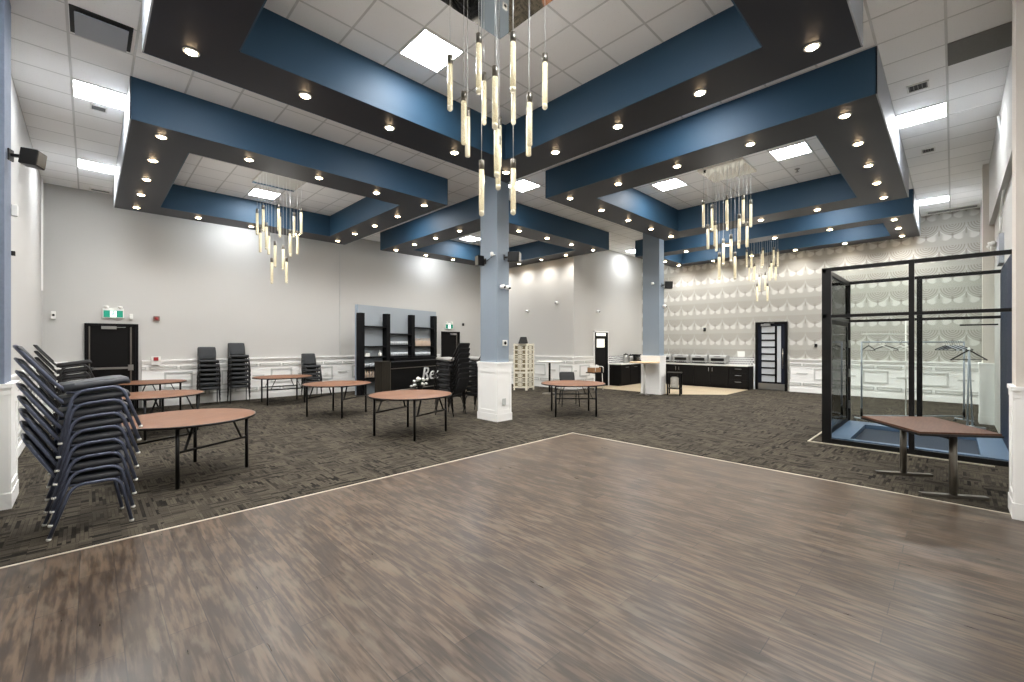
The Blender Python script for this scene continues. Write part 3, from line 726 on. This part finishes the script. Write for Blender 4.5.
for (x, h, l) in [(15.75,.40,'left silver coffee urn on the alcove counter'),(16.1,.36,'right silver coffee urn on the alcove counter')]:
    t = thing('coffee_urn', l, 'coffee urn', (x,9.4,.885))
    obj('body', G().lathe([(.1,0),(.12,.02),(.12,h*.75),(.1,h*.8)],20), M['steel'], t)
    obj('lid', G().lathe([(.11,h*.8),(.09,h*.88),(.02,h*.92),(.02,h)],16), M['black'], t)
    obj('tap', G().tube([(0,-.12,.08),(0,-.19,.08),(0,-.19,.05)],.012,6), M['black'], t)
t = thing('coffee_grinder', 'dark squat coffee machine on the alcove counter by the far column', 'coffee machine', (16.55,9.38,.885))
obj('body', G().box(-.16,.16,-.14,.14,0,.1).box(-.16,.16,.02,.14,.1,.3).box(-.16,.16,-.14,.14,.24,.34), M['black'], t, bev=.012)
obj('carafe', G().lathe([(.06,.1),(.075,.13),(.07,.2),(.05,.23)],14,(0,-.07,0)), M['gunmetal'], t)
# dark side table + tote
t = thing('side_table', 'small dark wooden table right of the far column', 'table', (13.78,6.42,0), .3)
obj('tabletop', G().box(-.22,.22,-.22,.22,.71,.74), M['podium'], t)
for sx in (-1,1):
    for sy in (-1,1): obj('leg', G().box(sx*.19-.022,sx*.19+.022,sy*.19-.022,sy*.19+.022,0,.71), M['barblack'], t)
obj('shelf', G().box(-.2,.2,-.2,.2,.2,.22), M['barblack'], t)
t = tag(obj('cushion', G().box(-.15,.15,-.12,.12,0,.36), M['pattern'], None, (13.78,6.42,.222), .5, bev=.05), 'patterned pale cushion standing on the lower shelf of the dark side table', 'cushion')

# ------------------------------------------------------------------ bar area
TH = math.radians(16.18); BX, BY = 6.25, 13.55
bu = (math.cos(TH), math.sin(TH)); bn = (-bu[1], bu[0])
def W(s, off): return (BX+bu[0]*s-bn[0]*off, BY+bu[1]*s-bn[1]*off)
t = thing('bar_backdrop', 'tall grey-blue panel standing behind the black bar shelves', 'backdrop', (BX,BY,0), TH)
obj('panel', G().box(0,3.95,0,.12,0,2.96), M['panelgrey'], t)
obj('panel_edge', G().box(-.012,0,-.004,.125,0,2.96), M['column'], t)
t = thing('bar_shelving', 'black bar shelf unit with four posts against the grey panel', 'shelf', (BX,BY,0), TH)
PX = [.02, 1.15, 2.40, 3.67]; PZ = [2.68,2.71,2.74,2.77]
for a, zz in zip(PX, PZ): obj('post', G().box(a-.085,a+.085,-.2,-.005,0,zz), M['shelf'], t)
SH = []
for (i, zs) in ((0,(2.27,1.60,1.25,.9,.55)),(1,(2.04,1.63,1.24)),(2,(2.30,1.58,1.22))):
    for zz in zs:
        obj('shelf', G().box(PX[i]+.085,PX[i+1]-.085,-.185,-.01,zz-.05,zz), M['shelf'], t); SH.append((i,zz))
obj('lower_cabinet', G().box(PX[1]+.1,PX[3]-.1,-.36,-.02,0,1.17), M['barblack'], t)
def lathe_thing(name, prof, m, n=10):
    return obj(name, G().lathe(prof, n), m)
bt = None; bgl = None
def row(i, z, n, kind, label, group, s0=.14, s1=.14):
    global bt, bgl
    a, b = PX[i]+.1+s0, PX[i+1]-.1-s1
    for k in range(n):
        s = a+(b-a)*k/(n-1); x, y = W(s, .1)
        lab = ('leftmost' if k == 0 else 'rightmost' if k == n-1 else ORD[k]+' from left')+' '+label
        if kind == 'bottle':
            if bt is None: bt = lathe_thing('bottle', [(.032,0),(.036,.01),(.036,.17),(.015,.22),(.013,.28),(.016,.285),(.016,.3)], M['bottle']); o = bt
            else: o = bt.copy(); C.objects.link(o)
            c = 'bottle'
        else:
            if bgl is None: bgl = lathe_thing('drinking_glass', [(.028,0),(.036,.13),(.033,.13),(.026,.008),(.0001,.008)], M['tumbler']); o = bgl
            else: o = bgl.copy(); C.objects.link(o)
            c = 'glass'
        o.location = (x,y,z); tag(o, lab, c, group)
row(1,1.63,10,'glass','drinking glass on the upper middle bar shelf','glasses on the upper middle bar shelf')
row(1,1.24,10,'glass','drinking glass on the lower middle bar shelf','glasses on the lower middle bar shelf')
row(2,1.58,11,'bottle','pale bottle on the upper right bar shelf','bottles on the upper right bar shelf')
row(2,1.22,10,'glass','drinking glass on the lower right bar shelf','glasses on the lower right bar shelf')
row(0,.9,5,'glass','drinking glass on the low left bar shelf','glasses on the low left bar shelf',.1,.4)
row(0,.55,5,'bottle','pale bottle on the lowest left bar shelf','bottles on the lowest left bar shelf',.1,.4)
x, y = W(.27,.1); tag(obj('tissue_box', G().box(-.09,.09,-.06,.06,0,.12), M['paper'], None, (x,y,1.25), TH, .008), 'white box on the left bar shelf', 'box')
x, y = W(.85,.1); tag(lathe_thing('pump_bottle', [(.05,0),(.055,.02),(.055,.1),(.02,.14),(.012,.2),(.02,.2),(.02,.21)], M['paper']), 'white bottle at the right end of the left bar shelf', 'bottle').location = (x,y,1.25)
x, y = W(1.55,1.5)
t = thing('bar_counter', 'black bar counter in front of the shelf unit', 'bar', (BX,BY,0), TH)
obj('front', G().box(.1,3.3,-1.32,-1.22,0,1.06), M['barblack'], t)
obj('worktop', G().box(.05,3.4,-1.38,-.75,1.06,1.1), M['barblack'], t)
obj('end_panel', G().box(.1,.16,-1.3,-.8,0,1.06), M['barblack'], t); obj('end_panel', G().box(3.24,3.3,-1.3,-.8,0,1.06), M['barblack'], t)
obj('foot_rail', G().tube([(.25,-1.42,.2),(3.2,-1.42,.2)],.018,8), M['gunmetal'], t)
obj('ledge', G().box(.1,3.3,-1.36,-1.32,.88,.9), M['gunmetal'], t)
t = thing('podium_box', 'tall dark wood podium standing before the bar', 'podium', W(-.5,1.65)+(0,), TH+.15)
obj('body', G().box(-.22,.18,-.13,.13,0,1.13), M['podium'], t); obj('top', G().box(-.235,.2,-.145,.145,1.13,1.16), M['podium'], t); obj('side_edge', G().box(.18,.192,-.13,.13,0,1.13), M['gunmetal'], t)
# letters
def text(name, s, size, m, loc, rot, ext=.02, shear=.25):
    cu = bpy.data.curves.new(name, 'FONT'); cu.body = s; cu.size = size; cu.extrude = ext; cu.shear = shear; cu.offset = -.004
    cu.align_x = 'CENTER'
    tmp = bpy.data.objects.new('tmp', cu); C.objects.link(tmp)
    dg = bpy.context.evaluated_depsgraph_get(); me = bpy.data.meshes.new_from_object(tmp.evaluated_get(dg))
    bpy.data.objects.remove(tmp)
    me.materials.clear(); me.materials.append(m)
    o = bpy.data.objects.new(name, me); C.objects.link(o); o.location = loc; o.rotation_euler = rot
    return o
x, y = W(1.9,1.44)
tag(text('letter_sign', 'Rec', .62, M['neon'], (x,y,.45), (PI/2,0,TH)), 'grey slanted letter sign on the black bar front', 'sign')
x, y = W(1.0,1.75)
t = thing('flower_arrangement', 'white flower arrangement in front of the bar', 'flowers', (x,y,0))
obj('vase', G().lathe([(.1,0),(.12,.02),(.08,.12),(.1,.3),(.11,.32)],14), M['black'], t)
g = G(); lf = G()
for k in range(26):
    a, r, h = random.uniform(0,2*PI), random.uniform(0,.28), random.uniform(.36,.62)
    c = (r*math.cos(a), r*math.sin(a), h-.3*r)
    if k % 3: g.lathe([(.0001,-.045),(.04,-.025),(.05,0),(.036,.03),(.0001,.042)],8,c)
    else: lf.bar((0,0,.28), (c[0]*1.2,c[1]*1.2,c[2]), .06, .006)
obj('petals', g, M['flower'], t); obj('leaves', lf, M['leaf'], t)

# ------------------------------------------------------------------ carved screen with box on top
t = thing('carved_screen', 'cream carved folding screen with floral fretwork right of the column', 'folding screen', (11.2,10.78,0))
zig = [(-.40,.05),(.06,-.06),(.34,.24),(.12,.44)]
for k in range(3):
    (ax, ay), (bx, by) = zig[k], zig[k+1]
    # rotate the zigzag into the room so it faces the camera
    q = math.radians(-44)
    R2 = lambda px, py: (px*math.cos(q)-py*math.sin(q), px*math.sin(q)+py*math.cos(q))
    A0, B0 = R2(ax,ay), R2(bx,by); L = math.hypot(B0[0]-A0[0], B0[1]-A0[1]); ang = math.atan2(B0[1]-A0[1], B0[0]-A0[0])
    g = G().box(0,.045,-.015,.015,0,1.68).box(L-.045,L,-.015,.015,0,1.68)
    for zz in (.08,.62,.74,1.62): g.box(.04,L-.04,-.013,.013,zz,zz+.05)
    for i in range(14):                                     # scalloped outer edge
        g.lathe([(.0001,-.02),(.022,-.012),(.026,0),(.022,.012),(.0001,.02)],8,(0,0,.1+i*.117))
    p = obj('screen_panel', g, M['cream'], t, (A0[0],A0[1],0), ang)
    f = G()
    for z0, z1 in ((.13,.62),(.79,1.62)):
        cz = (z0+z1)/2
        n = 3 if z1-z0 < .6 else 5
        for i in range(n):
            zc = z0+(z1-z0)*(i+.5)/n
            for kk in range(6):
                a = kk*PI/3; f.bar((L/2,0,zc),(L/2+.07*math.cos(a),0,zc+.07*math.sin(a)),.03,.018)
            f.tube(arc_path([(.05,0,zc-.08),(L/2-.04,0,zc-.06),(L/2-.09,0,zc),(L/2-.04,0,zc+.06),(.05,0,zc+.08)],.03),.012,6)
            f.tube(arc_path([(L-.05,0,zc-.08),(L/2+.04,0,zc-.06),(L/2+.09,0,zc),(L/2+.04,0,zc+.06),(L-.05,0,zc+.08)],.03),.012,6)
    f.box(L/2-.012,L/2+.012,-.008,.008,.1,1.64)
    for zz in (.37,.95,1.2,1.45): f.box(.03,L-.03,-.008,.008,zz-.01,zz+.01)
    obj('fretwork', f, M['cream'], p)
    obj('backing', G().box(.04,L-.04,.016,.02,.1,1.64), M['creamdark'], p)
tag(obj('speaker_box', G().prism([(-.17,-.12),(.17,-.12),(.17,.1),(-.17,.1)],0,.02).add([(-.17,-.1,.02),(.17,-.1,.02),(.13,.1,.24),(-.09,.1,.24),(-.17,.1,.02),(.17,.1,.02)],[(0,1,2,3),(1,5,2),(0,3,4),(3,2,5,4),(0,4,5,1)]), M['black'], None, (11.14,10.81,1.682), math.radians(-44)), 'black wedge-shaped box lying on top of the carved screen', 'box')
# white armchair stool with cardboard box
t = thing('counter_stool', 'white framed high stool beside the narrow alcove door', 'stool', (13.25,9.2,0), math.radians(-100))
for sx in (-1,1):
    for sy in (-1,1): obj('leg', G().tube([(sx*.21,sy*.21,0),(sx*.19,sy*.19,.6)],.013,8), M['trimwhite'], t)
obj('seat', G().box(-.22,.22,-.24,.24,.6,.63), M['blackpaint'], t, bev=.01)
obj('arm_loop', G().tube(arc_path([(-.19,.25,.62),(-.19,.25,.84),(.19,.25,.84),(.19,.25,.62)],.08),.014,8), M['trimwhite'], t)
obj('foot_ring', G().tube([(-.2,-.2,.25),(.2,-.2,.25),(.2,.2,.25),(-.2,.2,.25),(-.2,-.2,.25)],.009,6), M['trimwhite'], t)
t = thing('cardboard_box', 'open brown cardboard box of white papers on the white stool', 'box', (13.22,9.2,.632), math.radians(-100))
obj('carton', G().box(-.15,.15,-.19,-.18,0,.17).box(-.15,.15,.18,.19,0,.17).box(-.15,-.14,-.18,.18,0,.17).box(.14,.15,-.18,.18,0,.17).box(-.14,.14,-.18,.18,0,.01), M['cardboard'], t)
g = G()
for k in range(7): g.bar((random.uniform(-.09,.09),-.13+k*.043,.03),(random.uniform(-.1,.1),-.13+k*.043,.2+random.uniform(0,.08)),.16,.012,(0,1,0))
obj('papers', g, M['paper'], t)

# ------------------------------------------------------------------ glass enclosure at right
EX0, EX1, EY0, EY1, EH = 9.0, 11.4, -.58, 1.58, 2.98
t = thing('glass_enclosure', 'black framed glass enclosure at right around a blue carpeted pit', 'glass enclosure', (EX0,EY1,0))
def E_(x): return x-EX0
def Fy(y): return y-EY1
def ebox(g, x0,x1,y0,y1,z0,z1): return g.box(E_(x0),E_(x1),Fy(y0),Fy(y1),z0,z1)
def part(nm, m, *bs):
    g = G()
    for b in bs: ebox(g, *b)
    return obj(nm, g, m, t)
w = .07
for (x, y, ww) in ((EX0,EY1-.13,.13),(EX0,.415,.065),): part('front_post', M['black'], (x,x+w,y,y+ww,0,EH))
for (x, y, ww) in ((EX1-w,EY1-.08,.08),(EX1-w,.41,.08)): part('back_post', M['black'], (x,x+w,y,y+ww,0,EH))
for (z0, z1) in ((0,.07),(2.13,2.18),(EH-.06,EH)):
    part('front_rail', M['black'], (EX0+.005,EX0+w-.005,EY0,EY1,z0,z1))
    part('back_rail', M['black'], (EX1-w+.005,EX1-.005,EY0,EY1,z0,z1))
part('side_rail', M['black'], (EX0,EX1,EY1-.065,EY1-.005,EH-.08,EH)); part('side_rail', M['black'], (EX0,EX1,EY1-.065,EY1-.005,2.12,2.19))
part('front_pane', M['glass'], (EX0+.03,EX0+.036,.49,EY1-.15,.09,2.12)); part('front_pane', M['glass'], (EX0+.03,EX0+.036,EY0+.06,.41,.09,2.12))
part('upper_pane', M['glass'], (EX0+.03,EX0+.036,.49,EY1-.15,2.19,EH-.08)); part('upper_pane', M['glass'], (EX0+.03,EX0+.036,EY0+.06,.41,2.19,EH-.08))
part('back_pane', M['glass'], (EX1-.04,EX1-.034,.49,EY1-.08,.09,2.12)); part('back_pane', M['glass'], (EX1-.04,EX1-.034,EY0+.02,.41,.09,2.12))
part('upper_pane', M['glass'], (EX1-.04,EX1-.034,.49,EY1-.08,2.19,EH-.08)); part('upper_pane', M['glass'], (EX1-.04,EX1-.034,EY0+.02,.41,2.19,EH-.08))
part('side_pane', M['glass'], (EX0+w,EX1-w,EY1-.04,EY1-.034,2.19,EH-.08))
dr = part('glass_door', M['glass'], (EX0+.28,EX1-.3,EY1-.05,EY1-.04,.12,2.1))
g = G()
for b in ((EX0+.16,EX0+.28,EY1-.06,EY1-.03,.06,2.12),(EX1-.3,EX1-.16,EY1-.06,EY1-.03,.06,2.12),(EX0+.28,EX1-.3,EY1-.06,EY1-.03,.06,.16),(EX0+.28,EX1-.3,EY1-.06,EY1-.03,2.04,2.12)): ebox(g, *b)
obj('door_stile', g, M['blackpaint'], dr)
g = G(); ebox(g, EX0+.3,EX0+.34,EY1-.1,EY1-.06,.95,1.3); obj('door_pull', g, M['black'], dr)
for zz in (.35,1.0,1.6): g = G(); ebox(g, EX1-.16,EX1-.11,EY1-.085,EY1-.055,zz,zz+.16); obj('hinge', g, M['steel'], dr)
part('side_panel', M['navywall'], (EX0+w,EX1+.05,EY0-.015,EY0+.0,0,EH))
part('grab_bar', M['black'], (EX1-.5,EX1-.47,EY0+.05,EY0+.5,2.0,2.025))
# blue ledge frame and sunken pit floor
part('ledge', M['blueledge'], (EX0+w,EX0+.2,EY0,EY1-.06,0,.085), (EX1-.42,EX1-w,EY0,EY1-.06,0,.085), (EX0+.2,EX1-.42,EY1-.36,EY1-.06,0,.085), (EX0+.2,EX1-.42,EY0,EY0+.3,0,.085))
part('pit_floor', M['bluecarpet'], (EX0+.2,EX1-.42,EY0+.3,EY1-.36,.001,.012))
struct('trim_12', G().box(8.86,8.885,-.4,1.76,0,.012).box(8.885,11.4,1.735,1.76,0,.012), M['brass'])
# clothes rack behind the glass
t = thing('garment_rack', 'chrome rolling clothes rack behind the glass enclosure', 'clothes rack', (11.72,1.36,0))
e = (1.42,-1.52)
for s in (0, 1):
    x, y = e[0]*s, e[1]*s
    up = obj('upright', G().tube([(x,y,.09),(x,y,1.72)],.016,10), M['steamer'], t)
    obj('foot_bar', G().tube([(x-.2*.73,y-.2*.68,.09),(x+.2*.73,y+.2*.68,.09)],.014,8), M['steamer'], t)
    for q in (-1,1): obj('castor', G().lathe([(.0001,-.012),(.03,-.012),(.034,0),(.03,.012),(.0001,.012)],12,(x+q*.19*.73,y+q*.19*.68,.036)).tube([(x+q*.19*.73,y+q*.19*.68,.05),(x+q*.19*.73,y+q*.19*.68,.09)],.008,6), M['black'], t)
    obj('sleeve', G().tube([(x,y,.14),(x,y,.32)],.022,10), M['black'], t)
obj('hanging_bar', G().tube([(0,0,1.72),(e[0],e[1],1.72)],.014,10), M['steamer'], t)
obj('lower_bar', G().tube([(0,0,.16),(e[0],e[1],.16)],.012,8), M['steamer'], t)
hproto = {}
def hanger(s, m, deg, label, cat='coat hanger', loc=None):
    x, y, z = loc if loc else (11.72+e[0]*s, 1.36+e[1]*s, 1.72)
    k = m.name
    if k not in hproto:
        h = thing('coat_hanger', label, cat, (x,y,z), math.radians(deg), 'coat hangers on the rack')
        obj('hook', G().tube([(-.02,0,-.005),(-.018,0,.02),(0,0,.03),(.02,0,.018),(.018,0,-.01),(0,0,-.04),(0,0,-.08)],.0035,6), M['chrome'], h)
        obj('shoulders', G().tube([(-.21,0,-.17),(-.2,0,-.155),(-.03,0,-.085),(0,0,-.078),(.03,0,-.085),(.2,0,-.155),(.21,0,-.17)],.009,8), m, h)
        obj('trouser_bar', G().tube([(-.205,0,-.172),(.205,0,-.172)],.006,6), m, h)
        hproto[k] = h
    else: dup(hproto[k], (x,y,z), math.radians(deg), label)
hl = [(.07,'black',35,'black coat hanger nearest the left upright of the rack'),(.24,'black',75,'black coat hanger second from left, turned edge-on'),(.20,'white',60,'white coat hanger left of a black one on the rack'),
    (.38,'white',50,'left one of two white coat hangers mid-rack'),(.46,'white',55,'right one of two white coat hangers mid-rack')]
for s, c, dg_, l in hl: hanger(s, M['black'] if c == 'black' else M['trimwhite'], dg_, l)
for k in range(7): hanger(.82+k*.023, M['steamer'] if k % 2 else M['black'], 48+k*3, f'{ORD[k]} coat hanger from left in the tight cluster at the right of the rack')
# steamer stand with big hanger
t = thing('valet_stand', 'silver garment stand with wide dark hanger top behind the enclosure', 'garment stand', (12.55,-.22,0), math.radians(-45))
obj('pole', G().tube([(-.03,0,.05),(-.0,0,1.55)],.016,10), M['steamer'], t); obj('pole', G().tube([(.07,0,.05),(.01,0,1.5)],.013,10), M['steamer'], t)
obj('hanger_top', G().tube([(-.36,0,1.36),(-.02,0,1.55),(.02,0,1.55),(.36,0,1.36)],.014,8).tube([(-.33,0,1.37),(.33,0,1.37)],.008,6), M['black'], t)
obj('hook', G().lathe([(.0001,1.55),(.02,1.56),(.02,1.6),(.0001,1.62)],10), M['trimwhite'], t)
obj('base', G().bar((-.2,-.12,.02),(.2,.12,.02),.05,.035).bar((-.2,.12,.02),(.2,-.12,.02),.05,.035), M['steamer'], t)
t = thing('display_stand', 'thin white rod stand with crossbar seen through the enclosure glass', 'stand', (13.2,.75,0), math.radians(-44))
obj('pole', G().tube([(0,0,.02),(0,0,2.2)],.012,8), M['trimwhite'], t); obj('crossbar', G().tube([(-1.0,0,1.9),(.1,0,1.9)],.009,8), M['trimwhite'], t); obj('base', G().lathe([(.16,0),(.16,.015),(.02,.03)],18), M['trimwhite'], t)

# ------------------------------------------------------------------ devices on walls and columns
def exit_sign(x, y, z, label):
    t = thing('exit_sign', label, 'exit sign', (x,y,z))
    obj('housing', G().box(-.2,.2,-.05,-.001,-.13,.12), M['trimwhite'], t, bev=.006)
    f = obj('sign_face', G().box(-.18,.18,-.056,-.05,-.11,.06), M['green'], t)
    obj('centre_field', G().box(-.06,.06,-.058,-.056,-.1,.05), M['signwhite'], f)
    g = G().lathe([(.0001,-.016),(.014,-.008),(.014,.008),(.0001,.016)],8,(.008,-.06,.03)).bar((.0,-.06,.012),(-.008,-.06,-.035),.024,.004,(0,1,0))
    g.bar((-.006,-.06,-.035),(.022,-.06,-.055),.014,.004,(0,1,0)).bar((.022,-.06,-.055),(.018,-.06,-.085),.012,.004,(0,1,0)).bar((-.01,-.06,-.035),(-.035,-.06,-.075),.014,.004,(0,1,0)).bar((.002,-.06,.008),(.032,-.06,-.012),.011,.004,(0,1,0)).bar((-.002,-.06,.006),(-.03,-.06,-.01),.011,.004,(0,1,0))
    obj('running_figure', g, M['green'], f)
    obj('emergency_head', G().lathe([(.02,0),(.05,.03),(.05,.06),(.0001,.07)],12,(.13,-.04,.11)), M['trimwhite'], t)
    obj('emergency_head', G().lathe([(.02,0),(.05,.03),(.05,.06),(.0001,.07)],12,(-.13,-.04,.11)), M['trimwhite'], t)
exit_sign(.44, YB, 2.46, 'green running man exit sign above the black door at far left')
exit_sign(10.85, YB, 2.42, 'small green exit sign above the door beside the bar')
t = thing('fire_alarm', 'red fire alarm pull station on white box at the left wainscot', 'fire alarm', (1.27,YB-.0551,1.28))
obj('back_box', G().box(-.1,.1,-.05,0,-.16,.06), M['trimwhite'], t); obj('pull_station', G().box(-.05,.05,-.08,-.05,-.05,.045), M['red'], t, bev=.006)
def wallbox(nm, x, y, z, w, d, h, m, label, cat, rz=0, face=None):
    t = thing(nm, label, cat, (x,y,z), rz); obj('housing', G().box(-w/2,w/2,-d,-.001,-h/2,h/2), m, t, bev=min(w,h,d)*.15)
    if face: obj('face', G().lathe([(min(w,h)*.3,0),(min(w,h)*.3,.006),(.0001,.008)],12), face, t).location = (0,-d,0); bpy.context.view_layer.update()
    if face:
        f = [c for c in bpy.data.objects if c.parent == t and c.name.startswith('face')][0]; f.rotation_euler = (PI/2,0,0)
wallbox('wall_strobe', 1.29, YB, 2.35, .13, .04, .13, M['brown'], 'small brown device on the far left wall above the alarm', 'alarm strobe', 0, M['red'])
wallbox('motion_sensor', .78, YB, 2.38, .07, .06, .14, M['trimwhite'], 'white motion sensor at top right of the left black door', 'sensor')
wallbox('motion_sensor', -.60, YB, 2.36, .08, .06, .18, M['trimwhite'], 'white sensor low in the far left corner', 'sensor', 0, M['camblack'])
wallbox('thermostat_box', 1.95, YB-.02, .66, .14, .012, .09, M['trimwhite'], 'white outlet plate on the left wainscot beside a chair stack', 'outlet')
wallbox('outlet_plate', 5.75, YB-.02, .66, .1, .012, .1, M['trimwhite'], 'white outlet plate on the wainscot left of the grey backdrop', 'outlet')
wallbox('outlet_plate', 11.6, YB, 2.5, .09, .05, .11, M['camblack'], 'small dark device on the wall right of the bar exit sign', 'sensor')
struct('conduit_trim_1', G().box(XL+.0,XL+.03,14.55,14.58,2.9,ZC), M['white'])
wallbox('outlet_plate', 6.47, 6.857, .42, .1, .01, .14, M['plate'], 'outlet plate low on the front column base', 'outlet')
wallbox('thermostat', 6.53, 6.905, 1.70, .13, .025, .13, M['trimwhite'], 'white square thermostat on the front column', 'thermostat', 0, M['camblack'])
def dome(x, y, z, rz, label):
    t = thing('dome_camera', label, 'security camera', (x,y,z), rz, 'white security cameras')
    obj('mount', G().tube([(0,0,0),(0,-.05,0)],.05,14), M['camwhite'], t)
    obj('ball', G().lathe([(.0001,-.05),(.032,-.04),(.05,-.012),(.05,.012),(.032,.04),(.0001,.05)],14,(0,-.06,0)), M['camwhite'], t)
    l = obj('lens', G().tube([(0,-.095,-.015),(0,-.115,-.02)],.024,12), M['camblack'], t)
dome(6.44, 6.905, 2.93, 0, 'left of two white dome cameras high on the front column')
dome(6.59, 6.905, 2.92, 0, 'right of two white dome cameras high on the front column')
dome(13.71, 6.775, 2.93, 0, 'white dome camera on the far column below its speaker')
dome(12.65, 12.0, 2.98, -PI/2, 'white dome camera on the wall just right of the front column')
dome(12.65, 10.48, 3.22, -PI/2, 'round white detector high on the wall left of the alcove corner')
dome(14.15, 9.7, 2.93, 0, 'white dome camera on the alcove wall above the narrow door')
def speaker(x, y, z, rz, label, w=.22, h=.3, d=.2, arm=.12, tilt=.25):
    """front faces local -y; wall plane at y=0"""
    t = thing('wall_speaker', label, 'loudspeaker', (x,y,z), rz, 'black wall speakers')
    obj('bracket', G().box(-.04,.04,-.012,-.001,-.06,.06).bar((0,-.01,0),(0,-arm,0),.03,.03), M['black'], t)
    c = obj('cabinet', G().add([(-w/2,-d,-h/2),(w/2,-d,-h/2),(w/2*.75,0,-h/2),(-w/2*.75,0,-h/2),(-w/2,-d,h/2),(w/2,-d,h/2),(w/2*.75,0,h/2),(-w/2*.75,0,h/2)],[(0,3,2,1),(4,5,6,7),(0,1,5,4),(1,2,6,5),(2,3,7,6),(3,0,4,7)]), M['black'], t, (0,-arm,0), 0, .01)
    c.rotation_euler = (tilt,0,0)
    obj('grille', G().box(-w/2+.015,w/2-.015,-d-.006,-d,-h/2+.015,h/2-.015), M['gunmetal'], c)
speaker(-.595, 6.95, 3.68, math.radians(68), 'black speaker on a bracket at the left pilaster', .17, .17, .15, .1, .12)
speaker(6.52, 6.905, 3.58, math.radians(30), 'black speaker on the right face of the front column', .2, .22, .26, .1, .05)
speaker(6.315, 7.3, 3.52, math.radians(-100), 'black speaker on the left side of the front column', .16, .22, .16, .06, .05)
speaker(13.58, 6.775, 3.62, math.radians(35), 'black speaker on the far column', .2, .24, .24, .1, .05)
t = thing('spot_fixture', 'small white spotlight with cable at the corner of the front column', 'spotlight', (6.315,6.98,3.62))
obj('bracket', G().tube([(0,0,0),(-.06,0,0)],.012,6), M['trimwhite'], t); obj('head', G().lathe([(.02,-.04),(.035,-.03),(.035,.04),(.02,.05)],10,(-.09,0,0)), M['trimwhite'], t)
obj('cord', G().tube(arc_path([(-.02,0,0),(-.02,.12,-.05),(-.015,.3,-.12)],.05),.006,5), M['black'], t)
t = thing('spot_fixture', 'small white spotlight on the far column, left of its speaker', 'spotlight', (13.425,6.95,3.66))
obj('bracket', G().tube([(0,0,0),(-.1,0,0)],.012,6), M['trimwhite'], t); obj('head', G().lathe([(.02,-.04),(.04,-.03),(.04,.04),(.02,.05)],10,(-.13,0,0)), M['trimwhite'], t)
wallbox('motion_sensor', -.595, 7.05, 3.12, .07, .05, .12, M['trimwhite'], 'white sensor on the left pilaster below the speaker', 'sensor', PI/2)
wallbox('motion_sensor', -.595, 7.05, 2.66, .04, .03, .05, M['camblack'], 'tiny dark device on the left pilaster', 'sensor', PI/2)
wallbox('wall_strobe', XR, 6.95, 2.24, .09, .05, .14, M['camblack'], 'small black box on the patterned wall above the buffet', 'sensor', -PI/2)
wallbox('switch_plate', XR-.001, 5.6, 1.28, .26, .015, .22, M['trimwhite'], 'white switch plate above the buffet beside the glazed door', 'switch', -PI/2)
wallbox('wall_strobe', XR, 3.25, 1.62, .08, .05, .1, M['camblack'], 'small dark device right of the glazed door', 'sensor', -PI/2)
# right wall conduit and boxes
t = thing('electrical_box', 'pale electrical box with conduit high on the right wall', 'electrical box', (11.2,YF+.001,3.3), PI)
obj('housing', G().box(-.25,.25,-.06,0,-.25,.25), M['pale'], t); obj('conduit', G().tube(arc_path([(0,-.03,.25),(0,-.03,.6),(.9,-.03,.95),(.9,-.03,1.3),(.9,-.1,2.0)],.1),.014,8), M['white'], t)
t = thing('emergency_light', 'white twin-head emergency light on the right wall above the enclosure', 'emergency light', (13.0,YF+.001,3.65), PI)
obj('housing', G().box(-.15,.15,-.07,0,-.08,.08), M['trimwhite'], t, bev=.008)
for q in (-1, 1): obj('lamp_head', G().lathe([(.03,-.05),(.06,0),(.06,.03),(.0001,.04)],12,(q*.2,-.06,.02)), M['trimwhite'], t)

# ------------------------------------------------------------------ world, camera, colour
wd = bpy.data.worlds.new('world'); SC.world = wd; wd.use_nodes = True
wd.node_tree.nodes['Background'].inputs[0].default_value = (.5,.5,.5,1); wd.node_tree.nodes['Background'].inputs[1].default_value = .2
cam = bpy.data.cameras.new('camera'); co = bpy.data.objects.new('camera', cam); C.objects.link(co)
cam.sensor_width = 36; cam.lens = 432/1024*36; cam.shift_y = 2/1024; cam.clip_start = .05; cam.clip_end = 100
co.location = (0,0,1.7); co.rotation_euler = (PI/2, 0, math.radians(45.6)-PI/2)
SC.camera = co
vs = SC.view_settings
vs.view_transform = 'Standard'; vs.look = 'None'; vs.exposure = 1.62; vs.gamma = 1; vs.use_curve_mapping = False
SC.cycles.max_bounces = 8; SC.cycles.diffuse_bounces = 5; SC.cycles.transparent_max_bounces = 16; SC.cycles.glossy_bounces = 4
SC.cycles.sample_clamp_indirect = 4
SC.cycles.use_denoising = True
